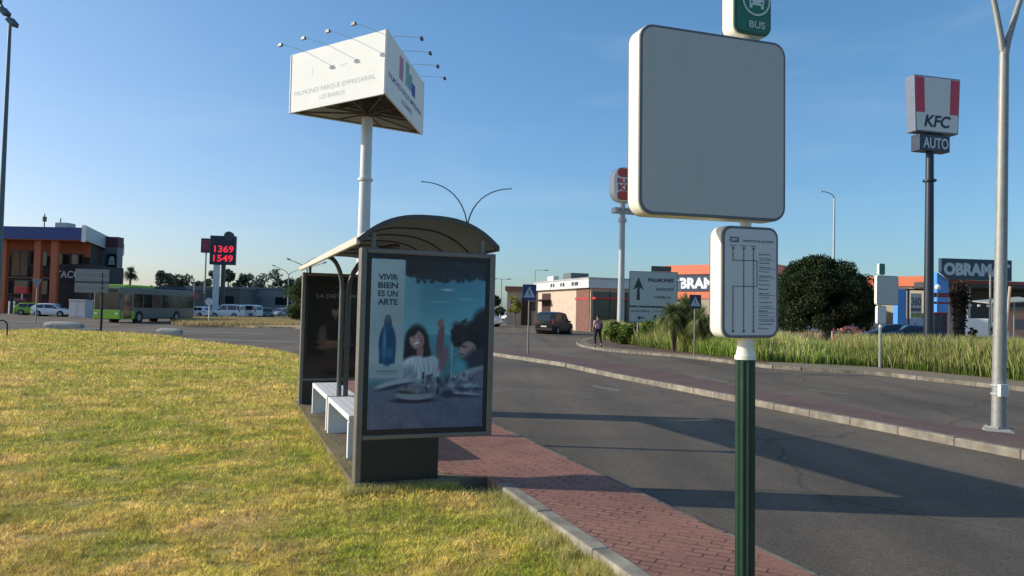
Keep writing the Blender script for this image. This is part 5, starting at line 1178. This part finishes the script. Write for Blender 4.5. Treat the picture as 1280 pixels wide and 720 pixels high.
q = MB(); q.b2(-1.4, -.01, 11.4, 14.8, zp-1.3, zp-1.1); q.b2(-.08, -.004, 11.6, 14.4, 0.1, zp-.35); q.build("shadow_patch", mat("brown_recess_and_shadow", (.05, .02, .015)), t)  # dark patch stands in for a tree's shadow; the slab over it is added
q = MB(); q.b2(-.06, -.004, 2.0, 2.5, 1.6, 2.3); q.build("wall_lamp", BLACK, t)
q = MB(); q.b2(1.6, 3.8, 9.5, 12, HB, HB+1.0); q.build("roof_unit", mat("grey_roof_unit", (.12, .14, .13), .6), t, bevel=.03)
q = MB(); q.b2(.6, 1.3, 12.5, 14.5, HB, HB+.7); q.build("roof_unit", CREAM, t, bevel=.03)
q = MB()
for (yy, w0) in ((2.3, .5), (2.9, .35), (3.5, .55), (6.2, .5), (7.0, .4), (9.3, .4), (10.0, .5)): q.b2(-.47, -.452, yy, yy+w0, zp+.3, zp+.68)
q.build("parapet_lettering", LETTERD, t)

# big home-improvement store: two wings set like saw teeth, both turned a little towards the sun
PA = Vector((20.3, 98, -.1)); rzA = R(-40); LA = 14.0
t = thing("hardware_store", "long hardware store with orange roof edge and navy name board", "building", PA, rzA)
zA = zat(833, 332, 98)+.1
def zrow(y): return zat(845, y, 96.5)+.1
q = MB(); q.b2(0, LA, 0, 12, 0, zrow(345)-.02); q.build("wall", mat("store_beige", (.46, .38, .28), .7, var=.08, scale=.4), t)
q = MB(); q.b2(-.1, LA, -.15, 12.1, zrow(343), zA); q.build("orange_fascia", mat("store_orange", (.78, .20, .09), .5, var=.05), t)
q = MB(); q.b2(-.1, LA, -.12, -.003, zrow(373), zrow(364.5)); q.build("orange_band", mat("store_orange", (.78, .20, .09)), t)
q = MB(); q.b2(.0, LA, -.2, -.003, zrow(363.4), zrow(344)); q.build("name_board", mat("store_navy", (.02, .045, .10), .5), t)
f = flatmb(); text(f, "OBRAMAT", .5, 9.2, zrow(361), zrow(347), -.205, (.9, .9, .9), .05); f.build("lettering", PRINT, t)
PB = PA.lerp(PA, 0); B0 = Vector((33.0, 101.0, 0)); M_ = Matrix.Rotation(-rzA, 3, 'Z'); lb_ = M_ @ (B0-Vector((PA.x, PA.y, 0)))
zB = zat(1150, 344.5, 87)+.1; LB = 23.0
q = MB(); q.b2(lb_.x, lb_.x+LB, lb_.y, lb_.y+12, 0, zB-1.25); q.build("wall", mat("store_beige", (.46, .38, .28)), t)
q = MB(); q.b2(lb_.x-.1, lb_.x+LB+.1, lb_.y-.25, lb_.y+12.1, zB-1.2, zB); q.build("orange_fascia", mat("store_orange", (.78, .20, .09)), t)
for i in range(6):
    q = MB(); x_ = lb_.x+2+i*3.4; q.b2(x_, x_+2.2, lb_.y-.08, lb_.y-.003, .4, 2.8); q.build("window", DGLASS, t)
# blue entrance pillar and portal
D = 82.0
def bx_at(px0, px1, y0, y1, D_, dep): a = at(px0, (y0+y1)/2, D_); b = at(px1, (y0+y1)/2, D_); return (a.x, b.x, zat((px0+px1)/2, y1, D_), zat((px0+px1)/2, y0, D_))
x0, x1, z0, z1 = bx_at(1174, 1269, 321, 350, D, 1); OX = x0
t = thing("store_entrance", "store entrance portal with navy OBRAMAT board over bright blue frame", "building", (OX, D, ZR), R(6))
W_ = (x1-x0); z0 = zat(1222, 350, D)+.12; z1 = zat(1222, 324, D)+.12
q = MB(); q.slab_y([(1.1, z0), (W_, z0), (W_, z1), (0, z1), (0, z0+.8)], -.35, .15); bd = q.build("name_board", mat("board_navy", (.016, .05, .085), .45), t, bevel=.02)
f = flatmb(); text(f, "OBRAMAT", .28, W_-.25, z0+.42, z1-.45, -.355, (.42, .50, .56), .06); f.build("lettering", PRINT, bd)
q = MB(); q.slab_y([(-.1, 0), (1.25, 0), (1.25, z0-.05), (-.1, z0+.75)], .2, 1.0); q.build("blue_pillar", BLUE, t)
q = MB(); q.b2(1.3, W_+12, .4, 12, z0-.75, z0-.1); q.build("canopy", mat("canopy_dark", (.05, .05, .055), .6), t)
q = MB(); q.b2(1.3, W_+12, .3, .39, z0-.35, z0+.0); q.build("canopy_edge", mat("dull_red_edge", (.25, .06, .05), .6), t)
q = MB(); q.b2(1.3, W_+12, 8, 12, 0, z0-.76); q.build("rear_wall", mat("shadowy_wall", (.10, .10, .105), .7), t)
for i in range(5): q = MB(); x_ = 4.2+i*3.6; q.b2(x_, x_+.3, 1.0, 1.3, 0, z0-.76); q.build("column", LGREY, t)
for i in range(5): q = MB(); x_ = 2.4+i*1.1; q.tube([(x_, 1.2, z0-2.9), (x_, 1.2, z0-2.65)], .16, 10); q.build("lamp", WHITE, t)
# sky blue pillar + low sky blue panel + framed board with 360
D = 74.0
def simple(name, label, cat, px0, px1, y0, y1, D_, m_, dep=.5, ground=True, rz_=0):
    x0, x1, z0, z1 = bx_at(px0, px1, y0, y1, D_, 1); t = thing(name, label, cat, ((x0+x1)/2, D_, -.02), rz_); return t, x1-x0, z0+.02, z1+.02
t, W_, z0, z1 = simple("blue_pillar", "bright blue square pillar left of the framed 360 board", "pillar", 1122, 1133, 362, 412, 74, BLUE)
q = MB(); q.b2(-W_/2, W_/2, 0, W_, 0, z1); q.build("shaft", BLUE, t, bevel=.02); q = MB(); q.b2(-W_/2-.06, W_/2+.06, -.06, W_+.06, z1, z1+.15); q.build("cap", LGREY, t)
t, W_, z0, z1 = simple("framed_board", "pale board reading 360 hung in a black gantry frame", "sign", 1135, 1158, 363, 398, 72, BLUE)
q = MB(); q.b2(-W_/2, -W_/2+.15, 0, .2, 0, z1); q.b2(W_/2-.15, W_/2, 0, .2, 0, z1); q.b2(-W_/2-.2, W_/2+.4, -.02, .22, z1, z1+.16); q.build("gantry", BLACKM, t)
q = MB(); q.b2(-W_/2+.2, W_*.22, -.08, -.005, z0, z1-.3); bd = q.build("board", mat("pale_board", (.36, .39, .41), .5), t)
f = flatmb(); H_ = z1-.3-z0; text(f, "360", -W_/2+.28, W_*.2, z0+.50*H_, z0+.85*H_, -.085, (.04, .05, .08), .03); f.poly_y([(-W_/2+.25, z0+.28*H_), (W_*.2, z0+.28*H_), (W_*.2, z0+.42*H_), (-W_/2+.25, z0+.42*H_)], -.085, (.08, .09, .1)); f.poly_y([(-W_/2+.25, z0+.05*H_), (W_*.2, z0+.05*H_), (W_*.2, z0+.2*H_), (-W_/2+.25, z0+.2*H_)], -.085, (.16, .22, .06)); f.build("print", PRINT, bd)
t, W_, z0, z1 = simple("low_barrier", "pale blue low hoarding under the framed 360 board", "barrier", 1128, 1160, 398, 414, 76, BLUE)
q = MB(); q.b2(-W_/2, W_/2, 0, .15, 0, z1); q.build("panel", mat("pale_blue_panel", (.30, .48, .66), .5), t)
for s_ in (-1, 0, 1): q = MB(); q.b2(s_*W_*.45-.05, s_*W_*.45+.05, -.08, -.003, 0, z1+.05); q.build("post", GALV, t)
t, W_, z0, z1 = simple("grey_kiosk", "dark grey kiosk with a red top beside the restaurant mast", "kiosk", 1168, 1184, 391, 418, 60, RED)
q = MB(); q.b2(-W_/2, W_/2, 0, 1, 0, z1-.12); q.build("housing", mat("kiosk_grey", (.10, .09, .10), .6), t, bevel=.02); q = MB(); q.b2(-W_/2-.05, W_/2+.05, -.05, 1.05, z1-.12, z1+.03); q.build("lid", RED, t); q = MB(); q.b2(W_*.2, W_*.44, -.03, -.003, .2, z1-.3); q.build("door", mat("kiosk_maroon", (.16, .04, .04), .6), t)
t, W_, z0, z1 = simple("gantry", "maroon pipe gantry crossing in front of the blue portal", "gantry", 1164, 1190, 366, 412, 66, RED)
q = MB(); q.b2(-W_/2, W_/2, 0, .2, z1-.4, z1); q.b2(-W_/2, W_/2, 0, .2, z1-1.0, z1-.8); q.build("beam", mat("maroon_beam", (.14, .03, .05), .5), t)
for s_ in (-1, 1): q = MB(); q.b2(s_*W_*.48-.08, s_*W_*.48+.08, 0, .2, 0, z1-.4); q.build("post", DGREY, t)
t, W_, z0, z1 = simple("globe_lamp", "white globe lamp above the maroon gantry", "lamp", 1169, 1175, 356, 412, 64, RED)
q = MB(); q.tube([(0, 0, 0), (0, 0, z1-.35)], .05, 8); q.build("pole", DGREY, t)
bm = bmesh.new(); bmesh.ops.create_uvsphere(bm, u_segments=16, v_segments=10, radius=.24); me = bpy.data.meshes.new("globe"); bm.to_mesh(me); bm.free(); me.materials.append(WHITE); o = bpy.data.objects.new("globe", me); COL.objects.link(o); o.parent = t; o.location = (0, 0, z1-.2)
# trunk covered in dark ivy
D = 58.0; p = at(1200, 354, D); t = thing("ivy_covered_trunk", "thick dark palm trunk cloaked in dead fronds before the entrance portal", "tree", (p.x, D, 0))
q = MB(); q.tube([(0, 0, -.1), (0, 0, p.z-.3)], [.38, .30], 12); q.build("trunk", mat("dark_bark", (.04, .028, .022), .9), t)
V, c_ = leaf_quads([(0, 0, z_) for z_ in np.linspace(.3, p.z-.4, 9)], [.42, .42, .45, .45, .5, .55, .65, .72, .6], 3500, .12, ((.02, .016, .012), (.06, .045, .03))); o = tri_mesh("crown", V, 4, c_, LEAF); o.parent = t
# box truck
p = at(1226, 400, 64); t = thing("box_truck", "white box truck parked under the dark store canopy", "truck", (p.x, 64, -.02), R(-32))
q = MB(); q.b2(-1.9, .55, -1.0, 1.0, .55, 2.1); q.build("cargo_box", WHITE, t, bevel=.03)
q = MB(); q.slab_y([(.65, .35), (2.0, .35), (2.0, 1.0), (1.55, 1.75), (.65, 1.75)], -.9, .9); q.build("cab", WHITE, t, bevel=.05)
q = MB(); q.slab_y([(.95, 1.05), (1.75, 1.05), (1.48, 1.62), (.95, 1.62)], -.92, .92); q.build("side_window", DGLASS, t)
for x_ in (-1.2, 1.35):
    for s_ in (-1, 1): wheel(t, x_, s_*.85, .35, .2)
q = MB(); q.b2(-1.9, 1.9, -.4, .4, .35, .55); q.build("chassis", BLACKM, t)
# right edge : pink wall building, tarpaulin awning, leaning pole
low("pinkish building at the far right edge behind the lamp post", 1258, 1330, 389, 72, (.50, .27, .22), 2, True, "pink_building")
t, W_, z0, z1 = simple("awning", "grey green sloping awning right of the white box truck", "awning", 1240, 1300, 376, 384, 70, RED)
q = MB(); q.add([(-W_/2, 0, z0+.25), (W_/2, 0, z0+.6), (W_/2, 3, z0+1.0), (-W_/2, 3, z0+.5), (-W_/2, 0, z0+.35), (W_/2, 0, z0+.7), (W_/2, 3, z0+1.1), (-W_/2, 3, z0+.6)], [(3, 2, 1, 0), (4, 5, 6, 7), (0, 1, 5, 4), (1, 2, 6, 5), (2, 3, 7, 6), (3, 0, 4, 7)]); q.build("canvas", mat("awning_grey_green", (.32, .35, .30), .7), t)
for s_ in (-1, 0, 1): q = MB(); q.b2(s_*W_*.46-.05, s_*W_*.46+.05, .2, .3, 0, z0+.4); q.build("post", GALV, t)
a = at(1255.5, 412, 50); b = at(1262.5, 358, 50); q = MB(); q.tube([(0, 0, -.1), (b.x-a.x, 0, b.z)], .09, 8); o = q.build("leaning_pole", mat("pale_timber", (.50, .36, .26), .7), None, True); o.location = (a.x, 50, 0); tag(o, "pale leaning timber pole just right of the tall lamp post", "pole")
for (px, yt, D, wpx, lab) in ((1262, 398, 50, 8, "small dark shrub at the foot of the leaning pole"), (1214, 404, 52, 12, "low dark shrub before the white box truck"), (1246, 408, 54, 14, "low dark shrub right of the box truck")):
    p = at(px, yt, D); tree("shrub", lab, (p.x, D, 0), max(.8, p.z), wpx*D/F/2, .15, 8, 900, .10, ((.02, .035, .015), (.06, .07, .03)), None, .9, "shrub", .05)

# round dark tree
D = 46.0; pL = at(972, 370, D); pR = at(1092, 370, D); pt = at(1028, 320, D); cx = (pL.x+pR.x)/2; rad = (pR.x-pL.x)/2
t = thing("round_tree", "large round clipped dark green tree rising behind the reeds", "tree", (cx, D, 0))
q = MB(); q.tube([(0, 0, -.1), (.1, 0, 1.0), (.1, .1, 2.6)], [.30, .26, .2], 12)
for a_ in range(7): a = a_*.9; q.tube([(.1, 0, .9), (math.cos(a)*1.0, math.sin(a)*1.0, 2.2), (math.cos(a)*1.9, math.sin(a)*1.9, 3.1)], [.15, .1, .04], 7)
q.build("trunk", BARK, t, True)
cen = []; rd = []; zmid = (pt.z+.45)/2; hz = (pt.z-.45)/2
for i in range(185):
    v_ = rng.normal(size=3); v_ /= np.linalg.norm(v_); wz = v_[2]; k_ = random.uniform(.74, .90)
    if wz < -.75: continue
    wd_ = 1.0 if wz > 0 else min(1.5, (1-abs(wz)**3.2)**.31/math.sqrt(max(.05, 1-wz*wz)))
    px_ = v_[0]*rad*k_*wd_; cen.append((px_-.1*rad*max(wz, 0)*1.2, v_[1]*rad*k_*wd_, zmid+wz*hz*k_*(1.0 if px_ < .5 else .93))); rd.append(random.uniform(.42, .66))
V, c_ = leaf_quads(cen, rd, 72000, .075, ((.016, .030, .010), (.042, .066, .02)), .9, .5)
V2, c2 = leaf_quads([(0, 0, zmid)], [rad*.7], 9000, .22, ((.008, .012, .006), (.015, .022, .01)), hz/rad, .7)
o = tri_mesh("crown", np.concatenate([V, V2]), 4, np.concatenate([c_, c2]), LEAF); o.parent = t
t, W_, z0, z1 = simple("orange_post", "thin orange post under the round dark tree", "post", 1040.5, 1042.5, 398, 412, 44, RED)
q = MB(); q.tube([(0, 0, 0), (0, 0, z1+.4)], .05, 8); q.build("shaft", ORANGE, t); q = MB(); q.tube([(0, 0, z1+.4), (0, 0, z1+.48)], .07, 8); q.build("cap", WHITE, t)
# pinkish low wall seen beneath the trees
x0, x1, z0, z1 = bx_at(968, 1090, 402, 412, 104, 1)
q = MB(); q.b2(0, x1-x0, 0, .25, 0, z1+.1); o = q.build("boundary_wall", mat("pink_wall", (.34, .24, .19), .8, var=.25, scale=1.2), None); o.location = (x0, 104, -.02); tag(o, "low pinkish boundary wall behind the round dark tree", "wall")

# bushes at the verge: yuccas and shrubs
def yucca(lab, px, yb, ytop, dd=0):
    x_, y_ = gz(px, yb, 0); y_ += dd; x_ = at(px, yb, y_).x; zt_ = zat(px, ytop, y_); t = thing("yucca_plant", lab, "plant", (x_, y_, 0), 0, "yuccas in the roadside bushes"); q = MB(); Vs = []; Cs = []
    for i in range(4):
        a = random.uniform(0, 2*PI); r_ = random.uniform(.1, .5); h_ = zt_*random.uniform(.45, .72); q.tube([(0, 0, -.05), (math.cos(a)*r_, math.sin(a)*r_, h_)], [.07, .045], 6)
        V, C_ = fan(math.cos(a)*r_, math.sin(a)*r_, h_, zt_*.40, 90, (.07, .11, .03), (.26, .28, .10), .022); Vs.append(V); Cs.append(C_)
    q.build("trunk", BARK, t); o = tri_mesh("crown", np.concatenate(Vs), 4, np.concatenate(Cs), LEAF); o.parent = t
yucca("spiky yucca right of the PALMONES direction sign", 842, 440, 372, .6); yucca("tallest spiky yucca behind the crossing sign", 862, 441, 364, 1.6); yucca("spiky yucca at the left edge of the route map case", 880, 443, 378, .8)
for (px, yb, yt, w_, lab) in ((766, 431, 404, 16, "leafy green bush at the start of the reeds by the walker"), (795, 434, 404, 20, "leafy green bush below the left half of the direction sign"), (820, 436, 402, 20, "leafy green bush below the right half of the direction sign"), (850, 439, 396, 22, "leafy bush at the foot of the yuccas"), (882, 442, 398, 22, "leafy bush behind the second crossing sign"), (905, 444, 404, 20, "leafy bush below the route map case"), (783, 433, 405, 18, "low green bush between the walker and the direction sign"), (808, 435, 405, 20, "green bush under the middle of the direction sign"), (834, 438, 402, 20, "green bush under the right edge of the direction sign")):
    x_, y_ = gz(px, yb-1, 0); y_ += 2.2+random.uniform(-.4, .6); p = at(px, yt-random.uniform(0, 3), y_)
    tree("leafy_bush", lab, (at(px, yb, y_).x, y_, 0), p.z, w_*y_/F*.85, .02, 20, 5200, .07, ((.075, .125, .022), (.19, .25, .05)), "bushes along the far footpath", 1.0, "bush", .04)

# ------------------------------------------------------------------ the walker
def skin(name, pts, edges, radii, m_, parent, sub=2):
    me = bpy.data.meshes.new(name); me.from_pydata(pts, edges, []); o = bpy.data.objects.new(name, me); COL.objects.link(o)
    md = o.modifiers.new("s", 'SKIN'); md.use_smooth_shade = True
    for i, r_ in enumerate(radii): me.skin_vertices[0].data[i].radius = (r_, r_) if not isinstance(r_, tuple) else r_
    me.skin_vertices[0].data[0].use_root = True
    o.modifiers.new("u", 'SUBSURF').levels = sub; o.modifiers["u"].render_levels = sub
    dg = bpy.context.evaluated_depsgraph_get(); m2 = bpy.data.meshes.new_from_object(o.evaluated_get(dg)); bpy.data.objects.remove(o)
    m2.materials.clear(); m2.materials.append(m_); o = bpy.data.objects.new(name, m2); COL.objects.link(o); o.parent = parent; return o
x_, y_ = gz(747, 433.5, -.01); sk = mat("skin", (.36, .20, .13), .6)
t = thing("person", "person walking away in a pink vest and black trousers on the far kerb corner", "person", (x_, y_, -.005), R(12)); t.scale = (.94,)*3
# facing +Y (away)
P_ = [(0, 0, .94), (0, .01, 1.15), (0, .0, 1.38), (0, .02, 1.50), (0, .04, 1.60), (0, .05, 1.70),
      (-.10, .0, .90), (-.12, .12, .50), (-.13, .02, .09), (-.14, .14, .03),
      (.10, 0, .90), (.12, -.02, .50), (.13, -.24, .13), (.14, -.14, .03),
      (-.19, 0, 1.40), (-.25, -.05, 1.14), (-.26, .08, .92), (-.26, .12, .84),
      (.19, 0, 1.40), (.26, .02, 1.14), (.25, .20, .98), (.24, .26, .92)]
E_ = [(0, 1), (1, 2), (2, 3), (3, 4), (4, 5), (0, 6), (6, 7), (7, 8), (8, 9), (0, 10), (10, 11), (11, 12), (12, 13), (2, 14), (14, 15), (15, 16), (16, 17), (2, 18), (18, 19), (19, 20), (20, 21)]
Rr = [(.14, .11), (.13, .10), (.15, .10), .055, .095, .085, .09, .06, .045, .04, .09, .06, .045, .04, .06, .045, .033, .035, .06, .045, .033, .035]
skin("body", P_, E_, Rr, sk, t)
skin("vest", [P_[1], (0, .01, .98), P_[2], (0, .01, 1.44), P_[14], P_[18], (-.235, -.03, 1.22), (.24, .01, 1.22)], [(0, 1), (0, 2), (2, 3), (2, 4), (2, 5), (4, 6), (5, 7)], [(.155, .125), (.165, .135), (.17, .125), (.08, .08), .075, .075, .06, .06], mat("pink_cloth", (.75, .34, .40), .8), t)
skin("trousers", [(0, 0, .96), P_[6], P_[7], (-.13, .03, .14), P_[10], P_[11], (.13, -.22, .17)], [(0, 1), (1, 2), (2, 3), (0, 4), (4, 5), (5, 6)], [(.16, .13), .11, .08, .07, .11, .08, .07], mat("black_cloth", (.015, .016, .022), .85), t)
skin("hair", [(0, -.0, 1.58), (0, .02, 1.68), (0, .05, 1.74)], [(0, 1), (1, 2)], [.085, .10, .08], mat("dark_hair", (.015, .01, .008), .7), t)
for P2 in ((P_[8], P_[9]), (P_[12], P_[13])): skin("shoe", [(P2[0][0], P2[0][1]-.03, .05), (P2[1][0], P2[1][1]+.03, .035)], [(0, 1)], [.055, .045], BLACKM, t)
q = MB(); q.box(.14, -.12, 1.15, .14, .13, .34); q.build("backpack", mat("dark_bag", (.03, .03, .045), .8), t, bevel=.04)
